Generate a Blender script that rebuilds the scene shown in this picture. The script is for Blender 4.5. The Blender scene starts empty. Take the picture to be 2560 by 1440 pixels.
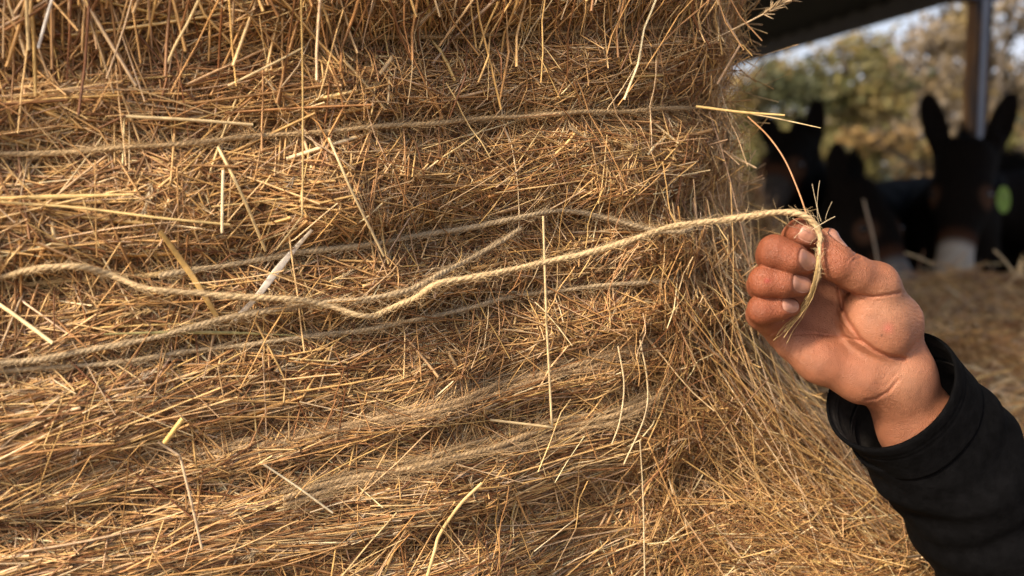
import bpy, math, random
import numpy as np
from mathutils import Vector, Matrix
R = math.radians
rng = np.random.default_rng(7)
random.seed(7)
scene = bpy.context.scene
col = scene.collection

# ------------------------------------------------------------------ camera, world, sun
W, H = 2560.0, 1440.0
LENS, SENSOR = 35.0, 36.0
FPX = LENS / SENSOR * W
PITCH = R(5.5)
CAM = np.array([0.0, 0.0, 0.95])
FWD = np.array([0.0, math.cos(PITCH), -math.sin(PITCH)])
UPV = np.array([0.0, math.sin(PITCH), math.cos(PITCH)])
RGT = np.array([1.0, 0.0, 0.0])
cd = bpy.data.cameras.new("camera")
cd.lens = LENS; cd.sensor_width = SENSOR
cd.clip_start = 0.02; cd.clip_end = 500
cd.dof.use_dof = True; cd.dof.focus_distance = 0.555; cd.dof.aperture_fstop = 6.5
cam = bpy.data.objects.new("camera", cd); col.objects.link(cam)
cam.location = CAM; cam.rotation_euler = (math.pi/2 - PITCH, 0, 0)
scene.camera = cam

SUN_EL, SUN_AZ = R(35), R(227)          # azimuth clockwise from +Y : behind and left of the camera
world = bpy.data.worlds.new("World"); scene.world = world; world.use_nodes = True
wn = world.node_tree
sky = wn.nodes.new("ShaderNodeTexSky"); sky.sky_type = 'NISHITA'; sky.sun_disc = False
sky.sun_elevation = SUN_EL; sky.sun_rotation = SUN_AZ
sky.air_density = 1.0; sky.dust_density = 5.0; sky.ozone_density = 1.0
# thin bright haze and broken cloud low over the horizon
tcw = wn.nodes.new("ShaderNodeTexCoord"); spw = wn.nodes.new("ShaderNodeSeparateXYZ"); nzw = wn.nodes.new("ShaderNodeTexNoise")
nzw.inputs["Scale"].default_value = 5; nzw.inputs["Detail"].default_value = 5
wn.links.new(tcw.outputs["Generated"], spw.inputs[0]); wn.links.new(tcw.outputs["Generated"], nzw.inputs[0])
hz = wn.nodes.new("ShaderNodeMapRange"); hz.inputs[1].default_value = .05; hz.inputs[2].default_value = .55; hz.inputs[3].default_value = 1.; hz.inputs[4].default_value = 0.
wn.links.new(spw.outputs["Z"], hz.inputs[0])
cm = wn.nodes.new("ShaderNodeMapRange"); cm.inputs[1].default_value = .3; cm.inputs[2].default_value = .65; cm.inputs[3].default_value = .45; cm.inputs[4].default_value = 1.
wn.links.new(nzw.outputs["Fac"], cm.inputs[0])
mlw = wn.nodes.new("ShaderNodeMath"); mlw.operation = 'MULTIPLY'; wn.links.new(hz.outputs[0], mlw.inputs[0]); wn.links.new(cm.outputs[0], mlw.inputs[1])
mxw = wn.nodes.new("ShaderNodeMixRGB"); mxw.inputs[2].default_value = (3.9, 4.0, 4.6, 1)
wn.links.new(mlw.outputs[0], mxw.inputs[0]); wn.links.new(sky.outputs[0], mxw.inputs[1])
wn.links.new(mxw.outputs[0], wn.nodes["Background"].inputs[0])
wn.nodes["Background"].inputs[1].default_value = 0.15
sd = bpy.data.lights.new("sun", 'SUN'); sd.energy = 3.4; sd.angle = R(8); sd.color = (1.0, 0.83, 0.60)
sun = bpy.data.objects.new("sun", sd); col.objects.link(sun)
sdir = Vector((math.sin(SUN_AZ)*math.cos(SUN_EL), math.cos(SUN_AZ)*math.cos(SUN_EL), math.sin(SUN_EL)))
sun.rotation_euler = sdir.to_track_quat('Z', 'Y').to_euler()
scene.view_settings.view_transform = 'Standard'
scene.view_settings.look = 'None'
scene.view_settings.exposure = 0.64
scene.view_settings.gamma = 1.0

# ------------------------------------------------------------------ helpers
def ray(px, py):
    px = np.asarray(px, float); py = np.asarray(py, float)
    u = (px - W/2)/FPX; v = -(py - H/2)/FPX
    return FWD + u[..., None]*RGT + v[..., None]*UPV
def cam_pt(px, py, d):
    return CAM + ray(px, py)*np.asarray(d, float)[..., None]
def project(P):
    q = P - CAM
    d = np.maximum(q @ FWD, 1e-3)
    return W/2 + FPX*(q @ RGT)/d, H/2 - FPX*(q @ UPV)/d, d
def sstep(a, b, x):
    t = np.clip((np.asarray(x, float)-a)/(b-a), 0, 1)
    return t*t*(3-2*t)
class Noise:
    def __init__(s, seed, n=14, f=1.0):
        r = np.random.default_rng(seed)
        a = r.uniform(0, 2*math.pi, n); m = f*r.uniform(.5, 2.2, n)
        s.kx = m*np.cos(a); s.ky = m*np.sin(a); s.ph = r.uniform(0, 6.28, n)
    def __call__(s, x, y):
        x = np.asarray(x, float); y = np.asarray(y, float)
        o = np.zeros(np.broadcast(x, y).shape)
        for a, b, p in zip(s.kx, s.ky, s.ph): o += np.sin(a*x+b*y+p)
        return o/math.sqrt(len(s.kx))
def norm(v): return v/np.maximum(np.linalg.norm(v, axis=-1, keepdims=True), 1e-9)

def mesh_obj(name, verts, faces, mats, parent=None, smooth=True, colors=None, midx=None, quads=None):
    me = bpy.data.meshes.new(name)
    if quads is not None:
        v = np.ascontiguousarray(verts, np.float32); q = np.ascontiguousarray(quads, np.int32)
        k = q.shape[1]
        me.vertices.add(len(v)); me.vertices.foreach_set("co", v.ravel())
        me.loops.add(q.size); me.loops.foreach_set("vertex_index", q.ravel())
        me.polygons.add(len(q))
        me.polygons.foreach_set("loop_start", np.arange(0, q.size, k, dtype=np.int32))
        me.polygons.foreach_set("loop_total", np.full(len(q), k, np.int32))
        me.update(calc_edges=True)
    else:
        me.from_pydata([tuple(map(float, p)) for p in verts], [], [tuple(map(int, f)) for f in faces])
    if not isinstance(mats, (list, tuple)): mats = [mats]
    for m in mats: me.materials.append(m)
    if smooth: me.polygons.foreach_set("use_smooth", np.ones(len(me.polygons), bool))
    if midx is not None: me.polygons.foreach_set("material_index", np.ascontiguousarray(midx, np.int32))
    if colors is not None:
        at = me.color_attributes.new("tint", 'FLOAT_COLOR', 'POINT')
        c = np.ones((len(me.vertices), 4), np.float32); c[:, :colors.shape[1]] = colors
        at.data.foreach_set("color", c.ravel())
    me.update()
    o = bpy.data.objects.new(name, me); col.objects.link(o)
    if parent is not None:
        o.parent = parent
        o.matrix_parent_inverse = parent.matrix_basis.inverted()
    return o
def tag(o, label=None, cat=None, group=None, kind=None):
    if label: o["label"] = label
    if cat: o["category"] = cat
    if group: o["group"] = group
    if kind: o["kind"] = kind
    return o
def thing(name, label, cat, loc, group=None):
    o = bpy.data.objects.new(name, None); col.objects.link(o)
    o.empty_display_size = .1
    o.location = [float(x) for x in loc]
    bpy.context.view_layer.update()
    return tag(o, label, cat, group)

# ------------------------------------------------------------------ materials
def mat(name):
    m = bpy.data.materials.new(name); m.use_nodes = True
    return m, m.node_tree, m.node_tree.nodes["Principled BSDF"]
def N(nt, t, **kw):
    n = nt.nodes.new(t)
    for k, v in kw.items(): setattr(n, k, v)
    return n
def noise_tex(nt, scale, detail=4, rough=.55, coord='Object', stretch=None):
    tc = N(nt, "ShaderNodeTexCoord"); n = N(nt, "ShaderNodeTexNoise")
    n.inputs["Scale"].default_value = scale; n.inputs["Detail"].default_value = detail; n.inputs["Roughness"].default_value = rough
    if stretch:
        mp = N(nt, "ShaderNodeMapping"); mp.inputs["Scale"].default_value = stretch
        nt.links.new(tc.outputs[coord], mp.inputs[0]); nt.links.new(mp.outputs[0], n.inputs[0])
    else: nt.links.new(tc.outputs[coord], n.inputs[0])
    return n
def ramp(nt, src, stops):
    r = N(nt, "ShaderNodeValToRGB")
    e = r.color_ramp.elements
    while len(e) < len(stops): e.new(.5)
    for el, (p, c) in zip(e, stops): el.position = p; el.color = (*c, 1)
    nt.links.new(src, r.inputs[0]); return r
def bump(nt, bsdf, src, strength, dist):
    b = N(nt, "ShaderNodeBump"); b.inputs["Strength"].default_value = strength; b.inputs["Distance"].default_value = dist
    nt.links.new(src, b.inputs["Height"]); nt.links.new(b.outputs[0], bsdf.inputs["Normal"]); return b
def simple(name, stops, scale, rough=.7, bmp=0, bdist=.01, detail=4, stretch=None, spec=.5, metal=0):
    m, nt, b = mat(name)
    n = noise_tex(nt, scale, detail, stretch=stretch)
    r = ramp(nt, n.outputs["Fac"], stops)
    nt.links.new(r.outputs[0], b.inputs["Base Color"])
    b.inputs["Roughness"].default_value = rough; b.inputs["Specular IOR Level"].default_value = spec; b.inputs["Metallic"].default_value = metal
    if bmp: bump(nt, b, n.outputs["Fac"], bmp, bdist)
    return m
def tinted(name, rough=.5, spec=.4, scale=300, amt=.35, transl=0., bmp=0):
    """per-strand colour (attribute) times a fine natural mottling"""
    m, nt, b = mat(name)
    a = N(nt, "ShaderNodeVertexColor", layer_name="tint")
    n = noise_tex(nt, scale, 3)
    mp = N(nt, "ShaderNodeMapRange"); mp.inputs[1].default_value = .25; mp.inputs[2].default_value = .75
    mp.inputs[3].default_value = 1-amt; mp.inputs[4].default_value = 1+amt
    nt.links.new(n.outputs["Fac"], mp.inputs[0])
    mx = N(nt, "ShaderNodeVectorMath", operation='SCALE')
    nt.links.new(a.outputs["Color"], mx.inputs[0]); nt.links.new(mp.outputs[0], mx.inputs["Scale"])
    nt.links.new(mx.outputs[0], b.inputs["Base Color"])
    b.inputs["Roughness"].default_value = rough; b.inputs["Specular IOR Level"].default_value = spec
    if transl: b.inputs["Subsurface Weight"].default_value = 0
    if bmp: bump(nt, b, n.outputs["Fac"], bmp, .001)
    return m

M_STRAW = tinted("dry_straw", .42, .45, 260, .3)
M_TWINE = tinted("sisal_twine", .75, .2, 900, .25)
M_CORE = simple("packed_hay", [(.3, (.13, .065, .025)), (.7, (.30, .175, .075))], 160, .9, .6, .01, stretch=(1, 1, 3))
M_HEAP = simple("heap_hay", [(.3, (.12, .075, .03)), (.7, (.30, .20, .09))], 60, .9, .6, .02)
M_LEAF = tinted("autumn_leaves", .6, .3, 8, .25)
M_BARK = simple("bark", [(.3, (.045, .035, .028)), (.7, (.12, .10, .08))], 30, .9, .7, .02, stretch=(1, 1, .2))
M_GROUND = simple("dry_field", [(.3, (.16, .11, .055)), (.55, (.24, .17, .08)), (.75, (.12, .12, .05))], 1.4, .95, .4, .05, detail=8)
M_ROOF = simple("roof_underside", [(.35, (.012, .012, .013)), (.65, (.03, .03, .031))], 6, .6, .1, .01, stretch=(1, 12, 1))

# ------------------------------------------------------------------ strands
def strand_mesh(C, Nn, rad, colr, flat=.75, taper=None, nseg=3):
    """C (n,m,3) centre lines, Nn (n,m,3) up vectors, rad (n,), colr (n,3) -> verts, quads, colours"""
    n, m, _ = C.shape
    T = np.empty_like(C); T[:, 1:-1] = C[:, 2:]-C[:, :-2]; T[:, 0] = C[:, 1]-C[:, 0]; T[:, -1] = C[:, -1]-C[:, -2]
    T = norm(T); B = norm(np.cross(T, Nn)); U = np.cross(B, T)
    tp = np.ones((n, m)) if taper is None else taper
    V = np.empty((n, m, nseg, 3), np.float32)
    for k in range(nseg):
        a = 2*math.pi*k/nseg + math.pi/2
        V[:, :, k] = C + (rad[:, None]*tp)[..., None]*(math.cos(a)*B + flat*math.sin(a)*U)
    idx = np.arange(n*m*nseg, dtype=np.int32).reshape(n, m, nseg)
    q = []
    for k in range(nseg):
        k2 = (k+1) % nseg
        q.append(np.stack([idx[:, :-1, k], idx[:, :-1, k2], idx[:, 1:, k2], idx[:, 1:, k]], -1).reshape(-1, 4))
    cc = np.repeat(colr.astype(np.float32), m*nseg, axis=0)
    return V.reshape(-1, 3), np.concatenate(q), cc
class Bag:
    def __init__(s): s.v = []; s.q = []; s.c = []; s.n = 0
    def add(s, v, q, c):
        s.v.append(v); s.q.append(q+s.n); s.c.append(c); s.n += len(v)
    def build(s, name, m, parent=None, smooth=True):
        return mesh_obj(name, np.concatenate(s.v), None, m, parent, smooth, np.concatenate(s.c), quads=np.concatenate(s.q))
PAL = np.array([(.56, .39, .19), (.47, .30, .135), (.70, .54, .31), (.34, .205, .10), (.52, .40, .25), (.25, .14, .066), (.58, .42, .20), (.46, .36, .26), (.80, .68, .48), (.15, .07, .032)])
def straw_cols(n, w=None, r=rng):
    w = np.array([13, 16, 9, 16, 9, 14, 10, 7, 5, 10], float) if w is None else np.array(w, float)
    c = PAL[r.choice(len(PAL), n, p=w/w.sum())]
    return np.clip(c*np.array([1.09, .972, .835])*r.uniform(.8, 1.2, (n, 1))*r.uniform(.95, 1.05, (n, 3)), 0, .9)

# ------------------------------------------------------------------ the hay bale's outer surface
def plan_table():
    """plan curve: gently curved face, tight rounded corner, side running away"""
    th0 = R(27); s_l = -1.1; s_c = .097; rc = .122
    pts = []; nrm = []; ss = []
    ds = .002
    # start from centre point (0,.56), integrate both ways ; theta = angle of the outward normal from -Y towards +X
    def theta(s):
        if s < s_c:
            return th0 + .8*(s) if s > -.40 else th0 + .8*(-.40)
        return min(th0 + .8*s_c + (s-s_c)/rc, R(94))
    S = np.arange(s_l, 1.0, ds); TH = np.array([theta(s) for s in S])
    dx = np.cos(TH)*ds; dy = np.sin(TH)*ds
    X = np.cumsum(dx); Y = np.cumsum(dy)
    i0 = int(round((0-s_l)/ds)); X -= X[i0]; Y += .56-Y[i0]
    return S, X, Y, TH
PS, PX, PY, PTH = plan_table()
# the straight lines the twine bands press into the bale: (y at px 0, slope)
BANDS = [(170, -.062), (385, -.068), (715, -.115), (935, -.142), (1225, -.225), (1345, -.235), (1620, -.26), (-90, -.05)]
nz1, nz2, nz3 = Noise(1, f=22), Noise(2, f=55), Noise(3, f=120)
def surf(s, t, off=0.):
    """point on the bale's outside and its outward normal at arc length s, height t"""
    x = np.interp(s, PS, PX); y = np.interp(s, PS, PY); th = np.interp(s, PS, PTH)
    P = np.stack([x, y, t], -1)
    n = np.stack([np.sin(th), -np.cos(th), np.zeros_like(th)], -1)
    px, py, d = project(P)
    dis = .0055*nz1(s, t) + .0035*nz2(s, t) + .002*nz3(s, t)
    for y0, m in BANDS:
        dy = py - (y0 + m*np.clip(px, -500, 2100)); wd = 34
        dis = dis - .010*np.exp(-(dy/wd)**2)*np.where(px < 1900, 1, .6)
    dis = dis + .008*sstep(90, -20, py)*sstep(R(60), R(35), th)
    ang = sstep(R(40), R(80), th)
    dis = dis + ang*(.128*sstep(820, 1520, py) + .03*sstep(480, 900, py))
    P = P + n*(dis+off)[..., None]
    return P, n
PHI = np.arctan2(PX, PY)
i_sil = int(np.argmax(PHI))
def pix_to_st(px, py):
    D = ray(px, py)
    phi = np.arctan2(D[..., 0], D[..., 1])
    s = np.interp(phi, PHI[:i_sil+1], PS[:i_sil+1])
    x = np.interp(s, PS, PX); y = np.interp(s, PS, PY)
    t = CAM[2] + D[..., 2]/np.hypot(D[..., 0], D[..., 1])*np.hypot(x, y)
    return s, t
def on_bale(px, py, off=0.):
    s, t = pix_to_st(np.asarray(px, float), np.asarray(py, float))
    return surf(s, t, off)

bale = thing("hay_bale", "huge tightly packed golden hay bale wrapped in twine, filling most of the view", "hay bale", (-.2, .9, 0))
# packed core
S_g = np.concatenate([np.arange(-1.1, -.5, .03), np.arange(-.5, .45, .006), np.arange(.45, .98, .03)])
T_g = np.concatenate([np.arange(0, .7, .04), np.arange(.7, 1.16, .006), np.arange(1.16, 1.36, .03)])
SS, TT = np.meshgrid(S_g, T_g, indexing='ij')
Pc, nc = surf(SS.ravel(), TT.ravel(), -.004)
Pc = Pc.reshape(len(S_g), len(T_g), 3)
# close it: back corner points and a top
back = [np.array([PX[-1]-.3, PY[-1]+.25]), np.array([PX[0]-.1, PY[0]+1.2])]
loops = [Pc]
bk = np.empty((2, len(T_g), 3)); 
for k in range(2): bk[k, :, 0] = back[k][0]; bk[k, :, 1] = back[k][1]; bk[k, :, 2] = T_g
Pall = np.concatenate([Pc, bk], 0)
na, nb = Pall.shape[:2]
idx = np.arange(na*nb).reshape(na, nb)
nxt = np.roll(idx, -1, axis=0)
q = np.stack([idx[:, :-1], nxt[:, :-1], nxt[:, 1:], idx[:, 1:]], -1).reshape(-1, 4)
verts = Pall.reshape(-1, 3)
faces = [tuple(f) for f in q] + [tuple(idx[:, -1])]
mesh_obj("packed_hay", verts, faces, M_CORE, bale)

fieldA, fieldB = Noise(11, f=62), Noise(12, f=30)
def bale_strands(bag, n, px_rng, py_rng, Lr, rr, hr, iso_fn, sig_al=.2, sig_iso=.55, tilt=.12, curv=6., m=5, w=None, ang_fn=None, taper=False, flat=.75, th_min=None, stiff=.6):
    px = rng.uniform(*px_rng, n); py = rng.uniform(*py_rng, n)
    s, t = pix_to_st(px, py)
    if th_min is not None:
        s = rng.uniform(*th_min, n); 
        P0, _ = surf(s, t); _, py, _ = project(P0)
    sl = .06 + .17*np.clip(py/1440, 0, 1.1)
    sb, tb = pix_to_st(np.minimum(px, 1600)-60, py+60*sl); sc_, tc_ = pix_to_st(np.minimum(px, 1600)+60, py-60*sl)
    a0 = np.arctan2(tc_-tb, sc_-sb)
    iso = rng.random(n) < iso_fn(px, py)
    a_iso = 1.3*fieldA(s, t) + rng.normal(0, sig_iso, n) + np.where(rng.random(n) < .3, rng.uniform(0, math.pi, n), 0)
    a = np.where(iso, a_iso, a0 + .16*fieldB(s, t) + rng.normal(0, sig_al, n))
    if ang_fn is not None: a = ang_fn(px, py, n)
    L = np.exp(rng.uniform(math.log(Lr[0]), math.log(Lr[1]), n))
    rad = rng.uniform(*rr, n)*(.75+.5*np.clip(L/Lr[1], 0, 1))
    k = rng.normal(0, curv, n)*(1/(1+L*12))
    h0 = rng.uniform(*hr, n); tl = rng.normal(0, tilt, n)
    kink = np.where(rng.random(n) < .12, rng.normal(0, .7, n), 0); kp = rng.uniform(.3, .7, n)
    u = np.linspace(-.5, .5, m)
    aa = a[:, None] + k[:, None]*(u*L[:, None]) + kink[:, None]*(u+.5 > kp[:, None])
    st = L[:, None]/(m-1)
    ds = np.cumsum(np.cos(aa)*st, 1); dt = np.cumsum(np.sin(aa)*st, 1)
    Sx = s[:, None] + ds - ds[:, m//2:m//2+1]; Tx = t[:, None] + dt - dt[:, m//2:m//2+1]
    bow = rng.normal(0, .04, n)
    off = h0[:, None] + tl[:, None]*(u*L[:, None]) + bow[:, None]*(L[:, None])*(.25-u*u)*2
    C, Nn = surf(Sx.ravel(), Tx.ravel())
    C = C.reshape(n, m, 3); Nn = Nn.reshape(n, m, 3)
    # straws are stiffer than the bumps below them: blend with the straight chord
    chord = C[:, :1] + (C[:, -1:]-C[:, :1])*(u+.5)[None, :, None]
    base = C*(1-stiff) + chord*stiff
    base = np.where((np.abs(np.einsum('nmk,nmk->nm', chord-C, Nn)) < (.012 if stiff < .7 else .03))[..., None], base, C)
    C = base + Nn*off[..., None]
    tp = None
    if taper: tp = np.interp(np.linspace(0, 1, m), [0, .6, 1], [1, .8, .25])[None, :]*np.ones((n, 1))
    bag.add(*strand_mesh(C, Nn, rad, straw_cols(n, w), flat, tp))

def iso_mid(px, py):
    band = np.full(np.shape(px), .88)
    band = band - .45*sstep(930, 1080, py - .0*px)*sstep(1700, 1300, px) - .12*sstep(700, 100, px)
    for y0, m in BANDS:
        dy = py-(y0+m*px); band = band - .3*np.exp(-(dy/40)**2)
    return np.clip(band, .12, .85)
bag = Bag()
full_x, full_y = (-260, 1895), (-200, 1640)
bale_strands(bag, 96000, full_x, full_y, (.008, .034), (.00016, .00034), (-.006, .002), iso_mid, tilt=.12, curv=16)
bale_strands(bag, 52000, full_x, full_y, (.012, .046), (.0002, .00044), (-.003, .004), iso_mid, tilt=.10, curv=12)
bale_strands(bag, 3400, full_x, full_y, (.03, .085), (.00024, .0005), (.001, .006), lambda a, b: iso_mid(a, b)*.9, tilt=.06, curv=5, m=7)
# the near left side shows coarser straw
bale_strands(bag, 4000, (-260, 850), full_y, (.02, .08), (.00034, .00072), (-.001, .006), iso_mid, tilt=.07, curv=4, m=6)
# wider flat blades
bale_strands(bag, 320, full_x, full_y, (.02, .055), (.0007, .0013), (.001, .005), iso_mid, tilt=.05, curv=3, m=6, flat=.25, w=[14, 14, 10, 6, 10, 2, 14, 4, 4, 1])
# straws hanging over the top of the face
bale_strands(bag, 330, (-200, 1890), (-200, 60), (.03, .08), (.0004, .0009), (.003, .016), iso_mid, ang_fn=lambda px, py, n: rng.normal(-math.pi/2, .5, n), tilt=.2)
bale_strands(bag, 60, (-100, 1850), (-60, 150), (.04, .10), (.0004, .0009), (.006, .018), iso_mid, ang_fn=lambda px, py, n: rng.normal(-math.pi/2, .35, n), tilt=.1)
# lower face: long combed straw
bale_strands(bag, 9000, (-200, 1500), (950, 1640), (.03, .11), (.00025, .00055), (-.002, .005), lambda a, b: np.full(np.shape(a), .15), sig_al=.13, tilt=.04, m=6, curv=7)
# small dry seed heads caught in the hay
g = np.random.default_rng(77); n = 46
px_ = g.uniform(0, 1850, n); py_ = g.uniform(0, 1440, n); s_, t_ = pix_to_st(px_, py_); a_ = g.uniform(0, 6.28, n)
for i in range(n):
    k = 34; u_ = g.random(k)*.016; Sx = s_[i]+np.cos(a_[i])*u_; Tx = t_[i]+np.sin(a_[i])*u_
    P_, n_ = surf(Sx, Tx, .005)
    T_ = np.stack([np.cos(a_[i])*np.cos(.5)*np.ones(k), np.cos(a_[i])*.45*np.ones(k), np.sin(a_[i])*np.ones(k)], 1)
    dr = norm(T_*1.3 + g.normal(0, .45, (k, 3))); L_ = g.uniform(.003, .0065, k); uu = np.linspace(0, 1, 4)
    C = P_[:, None] + dr[:, None]*(uu[None, :, None]*L_[:, None, None])
    bag.add(*strand_mesh(C, np.repeat(n_[:, None], 4, 1), np.full(k, .00042), np.tile(PAL[[0, 4, 3, 7][i % 4]], (k, 1))*g.uniform(.7, 1.1, (k, 1)), .7, np.array([[.4, 1, .8, .1]])*np.ones((k, 1))))
# thin pale hairs hanging round the corner
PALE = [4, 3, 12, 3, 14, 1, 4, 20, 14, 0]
WARM = [10, 16, 5, 22, 6, 20, 9, 5, 4, 12]
bale_strands(bag, 3600, (1700, 1890), (-150, 1640), (.02, .08), (.00018, .0004), (.0, .014), iso_mid, ang_fn=lambda px, py, n: np.where(rng.random(n) < .4, rng.normal(-math.pi/2, .6, n), rng.uniform(0, 3.14, n)), tilt=.3, taper=True, th_min=(.15, .34), stiff=.85)
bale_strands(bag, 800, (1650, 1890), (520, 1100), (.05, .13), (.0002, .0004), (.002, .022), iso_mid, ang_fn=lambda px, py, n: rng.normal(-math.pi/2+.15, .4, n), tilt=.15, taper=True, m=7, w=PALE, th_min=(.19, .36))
bale_strands(bag, 1800, (1650, 1890), (900, 1640), (.04, .12), (.0002, .00045), (.0, .018), iso_mid, ang_fn=lambda px, py, n: rng.normal(-math.pi/2+.35, .8, n), tilt=.12, taper=True, m=7, w=WARM, stiff=.85, th_min=(.13, .36))
bale_strands(bag, 8500, (1650, 1890), (600, 1640), (.02, .07), (.0002, .00048), (-.002, .012), iso_mid, ang_fn=lambda px, py, n: rng.uniform(0, 3.14, n), tilt=.3, w=WARM, th_min=(.10, .34))
bale_strands(bag, 3400, (1750, 1890), (-200, 1640), (.015, .05), (.00022, .0005), (-.003, .008), iso_mid, tilt=.6, th_min=(.15, .33), w=[14, 10, 16, 6, 12, 3, 12, 10, 10, 1])  # paler straw mix: brighter light on the corner put into the colour
# long straws fanning down the slumped foot of the corner, and long pale ones hanging straight
bale_strands(bag, 170, (1650, 1890), (800, 1640), (.09, .19), (.0003, .00058), (.004, .022), iso_mid, ang_fn=lambda px, py, n: rng.normal(-1.12, .17, n), tilt=.06, curv=2, taper=True, m=9, w=[20, 14, 14, 8, 8, 3, 16, 6, 6, 1], th_min=(.12, .36), stiff=.95)
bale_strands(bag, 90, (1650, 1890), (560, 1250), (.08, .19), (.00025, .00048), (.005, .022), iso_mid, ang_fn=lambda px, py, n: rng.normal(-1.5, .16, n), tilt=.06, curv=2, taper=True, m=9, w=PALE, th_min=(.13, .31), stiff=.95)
# straws that lie across the twines
bale_strands(bag, 380, (-200, 1850), (60, 1500), (.02, .05), (.0002, .0004), (.008, .0125), lambda a, b: np.ones(np.shape(a)), tilt=.05, curv=6, m=6)
# wisps standing well off the corner
bale_strands(bag, 650, (1750, 1890), (-200, 1000), (.03, .07), (.0002, .00048), (.006, .02), iso_mid, ang_fn=lambda px, py, n: rng.uniform(-1.5, 1.5, n), tilt=.6, curv=14, m=7, taper=True, th_min=(.2, .31), w=[16, 10, 16, 6, 12, 2, 14, 8, 10, 0])
# the part of the side that faces away, and the face outside the frame, thinner
bale_strands(bag, 5000, (1750, 1890), (-400, 1900), (.04, .12), (.0006, .0012), (-.003, .008), iso_mid, tilt=.2, th_min=(.3, .7))
bale_strands(bag, 3500, (-800, -200), (-700, 1900), (.03, .11), (.0006, .0012), (-.003, .005), iso_mid)
bale_strands(bag, 4000, (-300, 1890), (-800, -180), (.03, .11), (.0006, .0012), (-.003, .005), iso_mid)
bale_strands(bag, 4000, (-300, 1890), (1640, 2600), (.03, .09), (.0003, .0007), (-.003, .005), iso_mid)
o = bag.build("loose_straw", M_STRAW, bale); o["kind"] = "stuff"

# ------------------------------------------------------------------ splines and twine
def catmull(P, n_per=12):
    P = np.asarray(P, float); Q = np.concatenate([[2*P[0]-P[1]], P, [2*P[-1]-P[-2]]])
    out = []
    for i in range(1, len(Q)-2):
        p0, p1, p2, p3 = Q[i-1], Q[i], Q[i+1], Q[i+2]
        for u in np.linspace(0, 1, n_per, endpoint=False):
            out.append(.5*((2*p1)+(-p0+p2)*u+(2*p0-5*p1+4*p2-p3)*u*u+(-p0+3*p1-3*p2+p3)*u**3))
    out.append(Q[-2]); return np.array(out)
def resample(P, step):
    d = np.concatenate([[0], np.cumsum(np.linalg.norm(np.diff(P, axis=0), axis=1))])
    n = max(4, int(d[-1]/step)); q = np.linspace(0, d[-1], n)
    return np.stack([np.interp(q, d, P[:, k]) for k in range(P.shape[1])], 1)
def rope_bag(P, r, base, pitch=.010, plies=3, fuzz=2500, fuzz_len=(.004, .014), seed=0, grow=None):
    """a laid twine: plies wound round each other, with short fibres standing off it"""
    g = np.random.default_rng(seed)
    P = resample(P, .0011)
    P = P + .00035*np.stack([np.sin(np.arange(len(P))*.11+k_*2+seed)+np.sin(np.arange(len(P))*.043+k_+seed*3) for k_ in range(3)], 1)
    m = len(P)
    T = np.gradient(P, axis=0); T = norm(T)
    ref = norm(np.cross(T, np.array([0, 0, 1.0])+T*0)); up = np.cross(ref, T)
    d = np.concatenate([[0], np.cumsum(np.linalg.norm(np.diff(P, axis=0), axis=1))])
    bag = Bag(); rr = r*(1+.10*np.sin(d*70+g.uniform(0, 6))+.08*np.sin(d*187)+.06*np.sin(d*420))
    if grow is not None: rr = rr*grow(d/d[-1])
    for k in range(plies):
        ph = 2*math.pi*d/pitch + 2*math.pi*k/plies + 1.1*np.sin(d*41+seed) + .8*np.sin(d*97+2*seed)
        C = P + (rr*.31)[:, None]*(np.cos(ph)[:, None]*ref + np.sin(ph)[:, None]*up)
        nn = np.cos(ph)[:, None]*ref + np.sin(ph)[:, None]*up
        c = np.array([base])*g.uniform(.85, 1.12)
        v, q, cc = strand_mesh(C[None], nn[None], np.array([1.0]), c, 1.0, (rr*.68)[None], nseg=8)
        # fibre to fibre tone
        cc = cc*g.uniform(.82, 1.12, (len(cc), 1))
        bag.add(v, q, cc)
    n = int(fuzz*d[-1])
    if n:
        i = g.integers(2, m-3, n); a = g.uniform(0, 6.28, n)
        rad = np.cos(a)[:, None]*ref[i] + np.sin(a)[:, None]*up[i]
        L = g.uniform(*fuzz_len, n); lean = g.normal(0, 1, n)
        u = np.linspace(0, 1, 4)
        dirn = norm(T[i]*lean[:, None]*1.6 + rad*g.uniform(.15, .8, (n, 1)))
        C = P[i][:, None] + rad[:, None]*(rr[i]*.9)[:, None, None] + dirn[:, None]*(u[None, :, None]*L[:, None, None]) + g.normal(0, .0005, (n, 4, 3))*u[None, :, None]
        bag.add(*strand_mesh(C, np.repeat(rad[:, None]+.01, 4, 1), np.full(n, .00011), np.array([base])*g.uniform(.8, 1.3, (n, 1)), 1.0, np.linspace(1, .5, 4)[None]*np.ones((n, 1))))
    return bag
def bale_path(pts, off):
    pts = np.array(pts, float); c = catmull(pts, 14)
    P, n = on_bale(c[:, 0], c[:, 1], 0.)
    # the twine is taut: smooth out the small bumps below it
    for _ in range(30):
        P[1:-1] = .5*P[1:-1] + .25*(P[:-2]+P[2:])
    return P + n*(off+.0045)
TWG = "twine strands wound round the hay bale"
TW_GOLD, TW_GREY = (.48, .34, .17), (.43, .325, .20)
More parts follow.
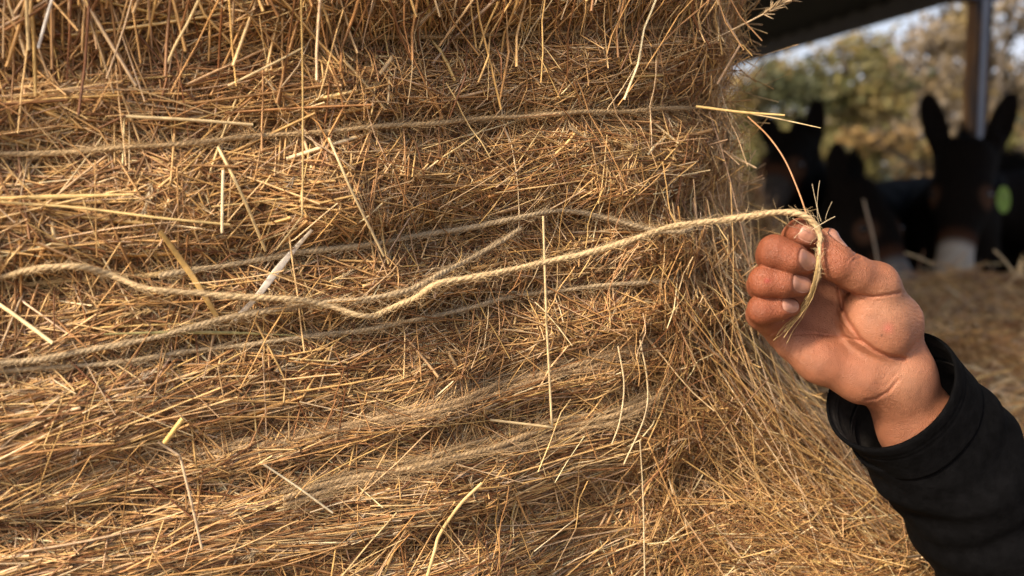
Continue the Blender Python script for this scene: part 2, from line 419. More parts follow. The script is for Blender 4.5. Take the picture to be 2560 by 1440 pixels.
TWINES = [
 ("brown twine sunk under overhanging straw at the very top of the bale", [(-150, 178), (0, 170), (380, 148), (700, 118), (950, 96), (1300, 82), (1700, 70), (1840, 72)], .0012, .004, (.36, .24, .12)),
 ("taut twine crossing the bale highest of the clearly visible twines", [(-150, 395), (0, 386), (300, 371), (500, 357), (850, 326), (1150, 301), (1400, 286), (1600, 274), (1750, 268), (1845, 276)], .0014, .0085, (.44, .31, .17)),
 ("slack grey twine humped in the middle, dipping behind the held twine", [(400, 688), (600, 655), (900, 610), (1150, 572), (1300, 545), (1370, 529), (1430, 528), (1510, 548), (1590, 572), (1660, 574), (1720, 556), (1775, 530), (1808, 495), (1826, 430), (1838, 360), (1850, 290)], .0016, .007, TW_GREY),
 ("twine running under the held twine and rising to meet the humped slack twine", [(-120, 925), (0, 905), (120, 893), (300, 858), (480, 815), (600, 785), (720, 760), (850, 748), (960, 728), (1060, 690), (1160, 652), (1250, 605), (1305, 572)], .0016, .006, TW_GREY),
 ("short piece of twine at the left edge just under the held twine", [(-150, 735), (0, 721), (120, 712), (280, 694), (420, 686)], .0014, .005, TW_GOLD),
 ("straight twine running just below the green blade across the whole bale", [(-150, 940), (0, 930), (200, 913), (400, 890), (560, 868), (700, 850), (900, 822), (1050, 795), (1200, 766), (1350, 738), (1500, 716), (1650, 697), (1720, 690)], .0014, .0065, TW_GREY),
 ("upper of two frayed low twines half buried in combed straw", [(-150, 1240), (0, 1215), (300, 1165), (480, 1125), (700, 1085), (900, 1050), (1050, 1015), (1200, 976), (1350, 934), (1500, 890), (1650, 848), (1750, 822)], .0015, .0018, (.46, .32, .18)),
 ("lowest thick frayed twine touching the foot of the hooked straw", [(700, 1235), (850, 1195), (1000, 1160), (1120, 1130), (1250, 1100), (1400, 1064), (1500, 1032), (1580, 1003), (1680, 965)], .0017, .0028, (.48, .34, .19)),
]
for k, (lab, pts, r, off, c) in enumerate(TWINES):
    b = rope_bag(bale_path(pts, off), r, c, pitch=.009, fuzz=1800, seed=20+k)
    if k >= 6:                              # the two low ones are frayed into loose cords
        for j_, dy_ in enumerate((-13, 12)):
            b2 = rope_bag(bale_path([(x_, y_+dy_+4*math.sin(x_*.009+j_*2)) for x_, y_ in pts], off-.001), r*.7, tuple(np.array(c)*(.9+.2*j_)), pitch=.009, fuzz=2600, fuzz_len=(.006, .02), seed=60+k*3+j_)
            for v_, q_, c_ in zip(b2.v, b2.q, b2.c): b.v.append(v_); b.q.append(q_-0+b.n); b.c.append(c_)
            b.n += b2.n
    o = b.build("bale_twine", M_TWINE); tag(o, lab, "twine", TWG)

# the twine pulled off the bale by the hand
main_px = [(-160, 700, .002), (0, 690, .006), (70, 674, .009), (200, 664, .012), (280, 686, .013), (370, 718, .012), (500, 731, .01), (700, 738, .011), (800, 755, .012), (875, 775, .013), (915, 777, .014), (950, 759, .015), (1005, 731, .018)]
a = np.array(main_px); P1, n1 = on_bale(a[:, 0], a[:, 1], 0.); P1 = P1 + n1*(a[:, 2:3]+.004)
HD = .541
tail = [(1100, 711, .500), (1200, 690, .502), (1400, 648, .505), (1600, 591, .507), (1700, 563, .508), (1850, 544, .508), (1950, 534, .507), (2005, 539, .506), (2034, 557, .506), (2049, 585, .506), (2047, 620, .505), (2045, 655, .503), (2044, 685, .504), (2036, 712, .508)]
P2 = np.array([cam_pt(x, y, d) for x, y, d in tail])
held = thing("held_twine", "thick pale twine pulled off the bale and pinched between finger and thumb", "twine", P2[0], TWG)
P = catmull(np.concatenate([P1, P2]), 12)
b = rope_bag(P, .00165, (.52, .385, .22), pitch=.011, fuzz=2300, fuzz_len=(.002, .007), seed=99, grow=lambda u: 1-.45*sstep(.94, .975, u))
b.build("twine_strand", M_TWINE, held)
# frayed end across the palm
fr = np.array([cam_pt(x, y, d) for x, y, d in [(2046, 640, .5035), (2043, 680, .5035), (2030, 730, .511), (2005, 775, .518), (1970, 815, .522), (1936, 855, .525)]])
fb = Bag(); n = 28; g = np.random.default_rng(5)
F = catmull(fr, 5); m = len(F)
Cn = np.empty((n, m, 3)); 
u = np.linspace(0, 1, m)
for i in range(n):
    sp = g.normal(0, 1, 3)*np.array([.0013, .0013, .0010])
    wob = np.cumsum(g.normal(0, .00035, (m, 3)), 0)
    Cn[i] = F + sp[None]*(.25+.9*u[:, None]) + wob*u[:, None]
keep = g.uniform(.35, 1, n)
for i in range(n):
    q_ = np.linspace(0, keep[i], m); Cn[i] = np.stack([np.interp(q_, u, Cn[i, :, k]) for k in range(3)], 1)
fb.add(*strand_mesh(Cn, np.tile(-FWD, (n, m, 1)), g.uniform(.00016, .00034, n), np.array([(.50, .36, .17)])*g.uniform(.75, 1.25, (n, 1)), .8))
# wild fibres at the pinch
n = 9; p0 = cam_pt(2042, 568, .505)
d = norm(np.stack([g.normal(0, .6, n), g.normal(0, .3, n), g.normal(.6, .6, n)], 1)); L = g.uniform(.005, .017, n)
u4 = np.linspace(0, 1, 6)
C = p0 + g.normal(0, .002, (n, 1, 3)) + d[:, None]*(u4[None, :, None]*L[:, None, None]) + g.normal(0, .004, (n, 1, 3))*(u4**2)[None, :, None]
fb.add(*strand_mesh(C, np.tile(-FWD, (n, 6, 1)), g.uniform(.0001, .0002, n), np.array([(.7, .58, .4)])*g.uniform(.8, 1.2, (n, 1)), 1))
fb.build("frayed_end", M_TWINE, held)

# ------------------------------------------------------------------ single straws that stand out
def stalk(label, pts, wpx, c, off=.012, flat=.8, depth=None, taper=None, head=False, sharp=False, cat="straw", name="straw_stalk"):
    pts = np.array(pts, float)
    if sharp:
        cc = []
        for i in range(len(pts)-1): cc += [pts[i]+(pts[i+1]-pts[i])*u for u in np.linspace(0, .999 if i < len(pts)-2 else 1, 10)]
        c2 = np.array(cc)
    else: c2 = catmull(pts, 10)
    if pts.shape[1] == 3: Pq = cam_pt(c2[:, 0], c2[:, 1], c2[:, 2]); nn = np.tile(-FWD, (len(Pq), 1))
    else:
        # straight straws bridge the dips: follow a heavily smoothed track over the surface
        Pq, nn = on_bale(c2[:, 0], c2[:, 1], 0.)
        for _ in range(60): Pq[1:-1] = .5*Pq[1:-1]+.25*(Pq[:-2]+Pq[2:])
        Pa, _ = on_bale(c2[:, 0], c2[:, 1], 0.)
        # keep the drawn outline: take the depth of the smoothed track, the direction of the drawn one
        D = ray(c2[:, 0], c2[:, 1]); dd = ((Pq+nn*off-CAM) @ FWD); Pq = CAM + D*dd[:, None]
    dep = ((Pq-CAM) @ FWD).mean()
    rad = .72*wpx/2/FPX*dep
    m = len(Pq); u = np.linspace(0, 1, m)
    tp = np.ones(m) if taper is None else np.interp(u, [0, .5, 1], taper)
    b = Bag()
    b.add(*strand_mesh(Pq[None], nn[None], np.array([rad]), np.array([c]), flat, tp[None], nseg=8))
    if head:
        g = np.random.default_rng(len(label)); k = 60
        i = g.integers(int(m*.65), m, k); T = norm(np.gradient(Pq, axis=0))[i]
        dr = norm(T*1.4 + g.normal(0, .5, (k, 3))); L = g.uniform(.004, .009, k); uu = np.linspace(0, 1, 4)
        C = Pq[i][:, None] + dr[:, None]*(uu[None, :, None]*L[:, None, None])
        b.add(*strand_mesh(C, np.tile(-FWD, (k, 4, 1)), np.full(k, .0006), np.array([c])*g.uniform(.7, 1.1, (k, 1)), .7, np.array([[.4, 1, .8, .1]])*np.ones((k, 1))))
    o = b.build(name, M_STRAW); tag(o, label, cat, "single straws standing out from the bale")
    return o
GOLD, PALEC, WHITE, BRN, RED = (.60, .42, .17), (.64, .49, .27), (.80, .74, .66), (.42, .25, .09), (.36, .16, .06)
stalk("thin pale straw bent into a sharp hook, hanging over the middle of the bale", [(1358, 540), (1366, 800), (1380, 1068), (1225, 1050)], 9, PALEC, .016, sharp=True)
stalk("broad whitish leaf blade lying slanted above the kink in the held twine", [(780, 575), (735, 625), (690, 680), (640, 745), (585, 800)], 27, (.66, .58, .48), .012, .12, taper=[.35, 1, .5], cat="leaf blade", name="leaf_blade")
stalk("broad golden brown blade slanting down to the held twine left of the whitish leaf", [(400, 578), (445, 640), (490, 705), (550, 805)], 22, (.55, .35, .12), .010, .15, taper=[.7, 1, .8], cat="leaf blade", name="leaf_blade")
stalk("long olive green blade lying level below the held twine", [(260, 835), (420, 831), (590, 832), (750, 839)], 13, (.36, .32, .13), .012, .3, taper=[.3, 1, .2], cat="leaf blade", name="leaf_blade")
stalk("thick pale level stalk in the upper left just above the second twine", [(315, 291), (480, 300), (632, 312)], 11, PALEC, .014)
stalk("golden wedge shaped straw lying level at the left edge", [(-60, 497), (120, 492), (335, 486)], 16, GOLD, .013, .4, taper=[.4, 1, .5])
stalk("long leaning pale straw crossing from under the second twine to the middle of the bale", [(822, 345), (850, 410), (885, 490), (960, 640)], 9, PALEC, .014)
stalk("long thin upright stalk dropping from the top edge across the second twine", [(752, -40), (756, 150), (757, 330), (756, 525)], 6, (.56, .38, .15), .02)
stalk("short whitish upright straw left of the long leaning straw", [(558, 425), (556, 500), (555, 582)], 10, (.8, .66, .42), .015)
stalk("slanting straw left of centre, ending below the short whitish upright straw", [(545, 368), (582, 440), (617, 515), (664, 627)], 11, (.70, .52, .26), .013)
stalk("pale straw standing upright in the top left corner", [(66, -30), (68, 50), (72, 124)], 11, PALEC, .022)
stalk("bluish white straw leaning in the top left corner", [(140, -30), (118, 40), (96, 120)], 10, (.72, .70, .68), .022)
stalk("pale straw hanging from the top edge left of centre beside the long upright stalk", [(497, 0), (468, 60), (440, 110), (418, 160)], 9, PALEC, .022)
stalk("short cut stub of golden straw in the lower left", [(457, 1046), (436, 1074), (412, 1106)], 17, (.72, .50, .18), .018, 1)
stalk("kinked pinkish straw below the golden stub", [(395, 1105), (450, 1140), (482, 1270), (505, 1372)], 9, (.62, .46, .3), .016, sharp=True)
stalk("thick kinked straw standing up at the bottom edge", [(1060, 1470), (1086, 1380), (1100, 1335), (1150, 1262), (1205, 1208)], 13, (.68, .48, .22), .016)
stalk("thin bright straw slanting through the combed lower hay", [(655, 1158), (740, 1215), (832, 1282)], 7, (.80, .68, .46), .014)
stalk("golden straw poking level out of the bale corner above the hand", [(1740, 266, .60), (1850, 280, .60), (1962, 288, .595)], 9, GOLD, taper=[1, 1, .7])
stalk("thin pale straw poking out under the golden one at the bale corner", [(1840, 278, .605), (1950, 298, .60), (2052, 320, .59)], 5, PALEC, taper=[1, .9, .5])
stalk("reddish wiry stem arching from the bale corner down to the held twine", [(1870, 292, .60), (1920, 340, .58), (1962, 400, .57), (1995, 475, .56), (2018, 540, .55)], 6, (.40, .21, .10))
stalk("dark brown stem slanting across the loose hay below the hand", [(1922, 945, .575), (1860, 1015, .58), (1785, 1095, .59)], 6, (.14, .07, .03), taper=[.7, 1, 1])
stalk("seed head pointing out of the bale at the shed roof", [(1790, 95, .62), (1880, 50, .615), (1975, 0, .61)], 6, (.45, .33, .2), head=True)
stalk("loose pale straw bent downward near the bale corner below hand height", [(1782, 948), (1755, 1010), (1740, 1062), (1732, 1150)], 9, (.74, .62, .44), .02)
stalk("long fine upright stem low on the bale right of the hooked straw", [(1600, 1100), (1608, 1250), (1612, 1470)], 5, (.72, .58, .36), .02)
stalk("thick pale straw slanting down from the left edge below the held twine", [(-40, 735), (40, 790), (132, 858)], 14, (.76, .60, .34), .013)
stalk("fine arching stem curving down over the two low twines", [(1545, 865), (1560, 960), (1550, 1050), (1530, 1110)], 6, (.70, .55, .33), .018)
stalk("fine arching stem right of the other arching stem", [(1600, 850), (1618, 950), (1612, 1040), (1560, 1160)], 6, (.70, .55, .33), .018)
stalk("pale straw lying long and level left of centre above the golden wedge's tip", [(0, 505), (200, 520), (400, 545), (575, 562)], 9, (.68, .5, .22), .011)
stalk("long slanting straw rising rightwards in the upper left quarter", [(570, 215), (690, 155), (760, 118)], 8, PALEC, .016)
stalk("straw bent at an elbow beside the long thin upright stalk", [(690, 625), (756, 540), (754, 480)], 6, PALEC, .016, sharp=True)

# ------------------------------------------------------------------ SDF modelling
def smin(a, b, k):
    h = np.clip(.5+.5*(b-a)/k, 0, 1)
    return b*(1-h)+a*h - k*h*(1-h)
def cone(P, a, b, ra, rb):
    a = np.asarray(a, np.float32); b = np.asarray(b, np.float32); d = b-a
    h = np.clip(((P-a) @ d)/max(float(d @ d), 1e-9), 0, 1)
    return np.linalg.norm(P-a-h[..., None]*d, axis=-1) - (ra+(rb-ra)*h)
def ellipsoid(P, c, axes, rad):
    """axes: 3 orthonormal row vectors"""
    q = (P-np.asarray(c, np.float32)) @ np.asarray(axes, np.float32).T
    rad = np.asarray(rad, np.float32)
    k0 = np.linalg.norm(q/rad, axis=-1); k1 = np.linalg.norm(q/(rad*rad), axis=-1)
    return k0*(k0-1)/np.maximum(k1, 1e-6)
def surface_nets(f, lo, hi, h):
    lo = np.asarray(lo, float); nn = np.ceil((np.asarray(hi)-lo)/h).astype(int)+1
    gx = [lo[k]+h*np.arange(nn[k]) for k in range(3)]
    V = np.empty(nn, np.float32)
    for i0 in range(0, nn[0], 24):
        G = np.stack(np.meshgrid(gx[0][i0:i0+24], gx[1], gx[2], indexing='ij'), -1).astype(np.float32)
        V[i0:i0+24] = f(G)
    ins = V < 0
    c = [ins[i:nn[0]-1+i, j:nn[1]-1+j, k:nn[2]-1+k] for i in (0, 1) for j in (0, 1) for k in (0, 1)]
    cnt = sum(x.astype(np.int8) for x in c)
    act = (cnt > 0) & (cnt < 8)
    I, J, K = np.nonzero(act); n = len(I)
    cid = np.full(act.shape, -1, np.int32); cid[I, J, K] = np.arange(n)
    acc = np.zeros((n, 3)); num = np.zeros(n)
    cor = [(i, j, k) for i in (0, 1) for j in (0, 1) for k in (0, 1)]
    for a in range(8):
        for b in range(a+1, 8):
            df = [cor[b][t]-cor[a][t] for t in range(3)]
            if sum(abs(x) for x in df) != 1: continue
            va = V[I+cor[a][0], J+cor[a][1], K+cor[a][2]]; vb = V[I+cor[b][0], J+cor[b][1], K+cor[b][2]]
            s = (va < 0) != (vb < 0)
            t = np.where(s, va/np.where(s, va-vb, 1), 0)
            p = np.array(cor[a])+t[:, None]*np.array(df)
            acc += p*s[:, None]; num += s
    P = lo + h*(np.stack([I, J, K], 1) + acc/num[:, None])
    quads = []
    for ax in range(3):
        s0 = [slice(None)]*3; s1 = [slice(None)]*3; s0[ax] = slice(0, -1); s1[ax] = slice(1, None)
        A = ins[tuple(s0)]; B = ins[tuple(s1)]
        e = A != B
        o1, o2 = [(1, 2), (2, 0), (0, 1)][ax]
        ii = np.nonzero(e); idx = np.stack(ii, 1)
        ok = (idx[:, o1] > 0) & (idx[:, o2] > 0) & (idx[:, o1] < nn[o1]-1) & (idx[:, o2] < nn[o2]-1)
        idx = idx[ok]; fl = A[tuple(idx.T)]
        def cc(d1, d2):
            q = idx.copy(); q[:, o1] += d1; q[:, o2] += d2; return cid[tuple(q.T)]
        q = np.stack([cc(-1, -1), cc(0, -1), cc(0, 0), cc(-1, 0)], 1)
        q[~fl] = q[~fl][:, ::-1]
        quads.append(q)
    Q = np.concatenate(quads)
    return P, Q
def grad(f, P, e):
    g = np.empty_like(P)
    for k in range(3):
        d = np.zeros(3, P.dtype); d[k] = e
        g[:, k] = f(P+d)-f(P-d)
    return norm(g)

# ------------------------------------------------------------------ the hand (millimetres: x right, y up, z to the camera)
HO = cam_pt(2080., 760., HD)
def h2w(P): return HO + (np.asarray(P)[..., 0:1]*RGT + np.asarray(P)[..., 1:2]*UPV - np.asarray(P)[..., 2:3]*FWD)*.001
HX0, HY0 = (2080.-W/2)/FPX*HD, -(760.-H/2)/FPX*HD
def pix_mm(px, py, z):
    d = HD - z*.001
    return np.array([((px-W/2)/FPX*d-HX0)*1e3, (-(py-H/2)/FPX*d-HY0)*1e3, z])
def cx(x, y, z=None):
    p = pix_mm(1800+x/2.25, 480+y/2.25, 0. if z is None else z)
    return p[:2] if z is None else p
def flat2(P):
    """picture-plane position of hand points, perspective taken out"""
    k = (HD/(HD-P[..., 2:3]*.001)).astype(np.float32); o = np.array([HX0*1e3, HY0*1e3], np.float32)
    return (P[..., :2]+o)*k - o
FINGERS = {   # MCP, PIP, DIP, tip with radii
 'little': [(340, 775, -8, 9), (232, 690, 12, 7.6), (238, 660, 24, 7.2), (330, 652, 25, 6.0), (398, 648, 22, 4.9)],
 'ring':   [(410, 640, -14, 10), (245, 525, 16, 8.2), (252, 503, 29, 7.9), (350, 512, 31, 7.0), (456, 528, 27, 5.6)],
 'middle': [(460, 510, -16, 10.5), (300, 360, 18, 8.6), (307, 337, 32, 8.3), (395, 370, 34, 7.6), (478, 402, 30, 6.2)],
 'index':  [(560, 410, -16, 10.5), (440, 260, 14, 8.4), (452, 228, 24, 7.0), (480, 238, 25, 6.6), (520, 262, 21, 5.6)],
}
def seg_dist2(P2, poly):
    d = np.full(P2.shape[:-1], 1e9, np.float32)
    for a, b in zip(poly[:-1], poly[1:]):
        a = np.asarray(a, np.float32); b = np.asarray(b, np.float32); v = b-a
        h = np.clip(((P2-a) @ v)/max(float(v @ v), 1e-9), 0, 1)
        d = np.minimum(d, np.linalg.norm(P2-a-h[..., None]*v, axis=-1))
    return d
CREASES = [  # polyline in the picture plane, half width, depth
 ([(665, 535), (685, 640), (715, 720), (785, 825), (870, 890), (950, 925), (1040, 940)], 1.1, 1.3),
 ([(690, 545), (770, 578), (860, 590), (950, 578), (1010, 565)], .8, .8),
 ([(700, 560), (790, 600), (900, 612)], .5, .3),
 ([(420, 800), (520, 795), (590, 806), (690, 812), (790, 838)], .7, .45),
 ([(590, 806), (545, 860), (530, 910)], .6, .3),
 ([(640, 610), (660, 700), (720, 790), (800, 850)], .7, .4),
 ([(820, 1172), (880, 1160), (945, 1125), (1000, 1060)], .8, .6),
 ([(850, 1080), (930, 1090), (1000, 1010)], .7, .25),
 ([(275, 805), (330, 775), (400, 735)], .8, .7),
 ([(300, 825), (350, 800), (410, 775)], .6, .35),
 ([(715, 395), (735, 365), (765, 350)], .6, .4), ([(735, 405), (755, 380), (790, 370)], .6, .4),
]
WRINK = [(cx(1050, 660), 13., norm(np.array([.25, 1.])), 2.3, .22), (cx(960, 560), 9., norm(np.array([.1, 1.])), 1.9, .22), (cx(1080, 800), 12., norm(np.array([.1, 1.])), 2.1, .18),
         (cx(745, 385), 5., norm(np.array([-.75, .65])), 1.5, .25), (cx(960, 1130), 11., norm(np.array([.7, .7])), 2.6, .2), (cx(620, 690), 11., norm(np.array([.9, -.3])), 2.8, .2),
         (cx(560, 880), 14., norm(np.array([.95, .2])), 3.3, .14), (cx(340, 790), 6., norm(np.array([.4, .9])), 1.6, .25), (cx(240, 345), 5., norm(np.array([1., -.2])), 1.7, .2), (cx(205, 510), 5., norm(np.array([1., -.1])), 1.7, .2), (cx(205, 665), 5., norm(np.array([1., 0.])), 1.6, .2), (cx(650, 470), 8., norm(np.array([-.5, .8])), 2.0, .14)]
CREASES = [(np.array([cx(*p) for p in c]), w, d) for c, w, d in CREASES]
NAILS = {  # centre, length axis, cross axis, outward axis, half length, half width
}
def nail(name, c, tip_dir, out, hl, hw):
    t = norm(np.array(tip_dir, float)); o = norm(np.array(out, float)); o = norm(o - t*(o @ t)); b = np.cross(o, t)
    NAILS[name] = (np.array(c, float), t, b, o, hl, hw)
nail('middle', cx(466, 380, 30), (1, -.34, -.18), (.12, .18, 1), 6.5, 4.9)
nail('ring', cx(440, 514, 28), (1, -.14, -.18), (.12, .14, 1), 6.4, 4.5)
nail('little', cx(380, 636, 23), (1, -.02, -.18), (.12, .14, 1), 5.6, 3.7)
nail('index', cx(482, 238, 25), (1, -.45, -.3), (.2, .2, 1), 5.0, 4.3)
nail('thumb', cx(650, 262, 24), (-.40, 1, .10), (.80, .30, .50), 6.0, 5.0)
def hand_base(P):
    P = P.astype(np.float32)
    d = None
    wrist = cx(1005, 1030, -4)
    # palm slab : metacarpals
    pal = cone(P, wrist, cx(360, 775, -10), 13.5, 9)
    pal = smin(pal, cone(P, wrist, cx(410, 650, -15), 13.5, 9.5), 9)
    pal = smin(pal, cone(P, wrist, cx(460, 530, -17), 13.5, 10), 9)
    pal = smin(pal, cone(P, wrist, cx(560, 430, -18), 13, 10), 9)
    # hypothenar and thenar pads
    pal = smin(pal, cone(P, cx(405, 850, -2), cx(560, 945, 1), 9.5, 11.5), 7)
    pal = smin(pal, cone(P, cx(560, 945, 1), cx(800, 1035, 1), 11.5, 13.5), 7)
    pal = smin(pal, cone(P, cx(800, 1035, 1), cx(990, 1055, -3), 13.5, 15), 8)
    # web between thumb and index
    pal = smin(pal, cone(P, cx(860, 600, 0), cx(590, 450, -16), 9, 8), 10)
    # forearm
    arm = cone(P, cx(980, 1030, -6), cx(1095, 1330, -16), 18.5, 19.5)
    arm = smin(arm, cone(P, cx(1020, 985, -8), cx(1110, 1290, -18), 12.5, 16.5), 8)
    arm = smin(arm, cone(P, cx(1130, 1310, -17), cx(1700, 2150, -60), 21, 32), 8)
    pal = smin(pal, arm, 9)
    # thumb
    th = cone(P, cx(606, 262, 22), cx(650, 392, 24), 5.6, 8.6)
    th = smin(th, cone(P, cx(600, 330, 25), cx(650, 420, 25), 5.4, 7.0), 4)
    th = smin(th, cone(P, cx(650, 392, 24), cx(760, 462, 20), 8.6, 9.0), 4)
    th = smin(th, cone(P, cx(755, 462, 20), cx(878, 520, 13), 9.0, 10.6), 5)
    th = smin(th, cone(P, cx(878, 520, 13), cx(995, 725, 1), 10.6, 11.8), 7)
    th = smin(th, cone(P, cx(995, 725, 1), cx(1025, 880, -5), 11.8, 11.5), 8)
    then = ellipsoid(P, cx(882, 745, 8), [norm(np.array([.62, -.78, 0])), norm(np.array([.78, .62, 0])), (0, 0, 1)], (21.5, 17.5, 16.5))
    th = smin(th, then, 5)
    d = smin(pal, th, 4.5)
    # fingers: generous blends inside one finger, almost none between neighbours
    for name, j in FINGERS.items():
        p = [cx(a, b, c) for a, b, c, r in j]; r = [q[3] for q in j]
        f = cone(P, p[0], p[1], r[0], r[1])
        f = smin(f, cone(P, p[1], p[2], r[1], r[2]), 3)
        f = smin(f, cone(P, p[2], p[3], r[2], r[3]), 3)
        f = smin(f, cone(P, p[3], p[4], r[3], r[4]), 3)
        # only the root blends into the palm
        root = np.clip(1-np.linalg.norm(P-np.asarray(p[0], np.float32), axis=-1)/24., 0, 1)
        k = .5 + 6*root
        d = smin(d, f, k)
    return d
def hand_sdf(P):
    d = hand_base(P)
    P = P.astype(np.float32)
    P2 = flat2(P)
    front = np.clip((P[..., 2]+12)/8, 0, 1)
    for poly, w, dep in CREASES:
        d = d + front*dep*np.exp(-(seg_dist2(P2, poly)/w)**2)
    # fine wrinkle families: ball of the thumb, thumb joint, wrist
    for ctr, rad_, dr, wl, am in WRINK:
        q2 = P2-ctr.astype(np.float32); m_ = np.exp(-((q2*q2).sum(-1)/(rad_*rad_)))
        ph = (q2 @ dr.astype(np.float32))/wl*6.2832 + 1.6*np.sin(q2[..., 0]*.33+q2[..., 1]*.21)+1.1*np.sin(q2[..., 0]*.71-q2[..., 1]*.5)
        d = d + front*m_*1.7*am*(np.abs(np.sin(ph*.5))**.5*-1+.6)
    for c, t, b, o, hl, hw in NAILS.values():
        q = P-c.astype(np.float32)
        a = q @ t.astype(np.float32)/hl; e = q @ b.astype(np.float32)/hw; z = q @ o.astype(np.float32)
        rho = (np.abs(a)**3+np.abs(e)**3)**(1/3.)
        zz = np.exp(-(z/6)**2)
        d = d - zz*.38*np.exp(-((rho-1.2)/.14)**2)*np.clip(.9-a, 0, 1) + zz*.35*np.exp(-(rho/.95)**8)
    return d
for nm in list(NAILS):
    c, t, b, o, hl, hw = NAILS[nm]
    m_ = o if nm == 'thumb' else np.array([0, 0, 1.])
    q_ = (c + m_*14).astype(np.float32)[None]
    for _ in range(80): q_ = q_ - np.clip(hand_base(q_), -1, 2)[:, None]*.6*m_.astype(np.float32)
    c = q_[0].astype(float)
    if nm != 'thumb':                      # undo the sideways drift of perspective, then take the local normal
        g_ = grad(hand_base, c.astype(np.float32)[None], .4)[0].astype(float)
        o = norm(.75*norm(o)+.25*g_); o = norm(o - t*(o @ t)); b = np.cross(o, t)
    NAILS[nm] = (c, t, b, o, hl, hw)
M_SKIN, nt, bs = mat("skin")
at = N(nt, "ShaderNodeVertexColor", layer_name="tint")
n1_ = noise_tex(nt, 90, 5); n2_ = noise_tex(nt, 700, 4)
mr = N(nt, "ShaderNodeMapRange"); mr.inputs[1].default_value = .3; mr.inputs[2].default_value = .7; mr.inputs[3].default_value = .78; mr.inputs[4].default_value = 1.16
nt.links.new(n1_.outputs["Fac"], mr.inputs[0])
vm = N(nt, "ShaderNodeVectorMath", operation='SCALE'); nt.links.new(at.outputs["Color"], vm.inputs[0]); nt.links.new(mr.outputs[0], vm.inputs["Scale"])
nt.links.new(vm.outputs[0], bs.inputs["Base Color"])
bs.inputs["Roughness"].default_value = .52; bs.inputs["Specular IOR Level"].default_value = .45
bs.inputs["Subsurface Weight"].default_value = .12; bs.inputs["Subsurface Radius"].default_value = (.0045, .0016, .0008); bs.inputs["Subsurface Scale"].default_value = 1.0
vor = N(nt, "ShaderNodeTexVoronoi", feature='DISTANCE_TO_EDGE'); vor.inputs["Scale"].default_value = 850
tc = N(nt, "ShaderNodeTexCoord"); mp = N(nt, "ShaderNodeMapping"); mp.inputs["Scale"].default_value = (1, 1, 1.6)
nt.links.new(tc.outputs["Object"], mp.inputs[0]); nt.links.new(mp.outputs[0], vor.inputs["Vector"])
ad = N(nt, "ShaderNodeMath", operation='MULTIPLY_ADD'); nt.links.new(vor.outputs["Distance"], ad.inputs[0]); ad.inputs[1].default_value = .9; n3_ = noise_tex(nt, 230, 5, .7); nt.links.new(n3_.outputs["Fac"], ad.inputs[2])
bump(nt, bs, ad.outputs[0], .55, .0012)
M_NAIL = simple("fingernail", [(.35, (.34, .155, .105)), (.65, (.42, .215, .155))], 200, .3, .05, .0003, spec=.55)

person = thing("person", "person in a black jacket, only hand and sleeve in view, pinching the twine", "person", h2w(cx(1700, 2150, -60)))
Pm, Qm = surface_nets(hand_sdf, (-62, -100, -46), (80, 60, 52), .8)
Pm = Pm.astype(np.float32)
for _ in range(2):
    g_ = grad(hand_sdf, Pm, .15); Pm = Pm - .8*np.clip(hand_sdf(Pm), -.5, .5)[:, None]*g_
# colour: pale palm, redder finger ends, knuckle and thumb, small marks of the photo
base = np.tile(np.array([.32, .128, .070]), (len(Pm), 1))
Pf = flat2(Pm)
def blob(c, r): return np.exp(-(np.linalg.norm(Pf-cx(*c)[None], axis=1)/r)**2)*(Pm[:, 2] > -8)
fing = sstep(12, 22, Pm[:, 2])*(Pf[:, 0] < cx(556, 0)[0])*.85
red = np.clip(fing + .9*blob((640, 400), 9)+.5*blob((600, 280), 7)+.5*blob((250, 340), 11)+.45*blob((210, 520), 11)+.45*blob((215, 670), 11)+.45*blob((440, 220), 9)+.4*blob((950, 760), 6)+.35*blob((560, 860), 9)+.3*blob((720, 960), 12)+.25*blob((900, 480), 10), 0, 1)
base = base*(1-red[:, None]) + red[:, None]*np.array([.245, .074, .035])
pale = np.clip(.6*blob((1000, 640), 16)+.5*blob((1050, 1080), 14), 0, 1)
base = base*(1-pale[:, None]) + pale[:, None]*np.array([.41, .21, .125])
mk = np.clip(1.0*np.exp(-((Pf[:, 0]-cx(266, 500)[0])/1.7)**2-((Pf[:, 1]-cx(266, 500)[1])/1.2)**2)*(Pm[:, 2] > 20), 0, 1)
base = base*(1-mk[:, None]) + mk[:, None]*np.array([.25, .03, .02])
mk = blob((910, 806), .55)*(Pm[:, 2] > 5); base = base*(1-mk[:, None]) + mk[:, None]*np.array([.10, .04, .03])
mk = .55*blob((945, 765), 2.6); base = base*(1-mk[:, None]) + mk[:, None]*np.array([.50, .13, .10])
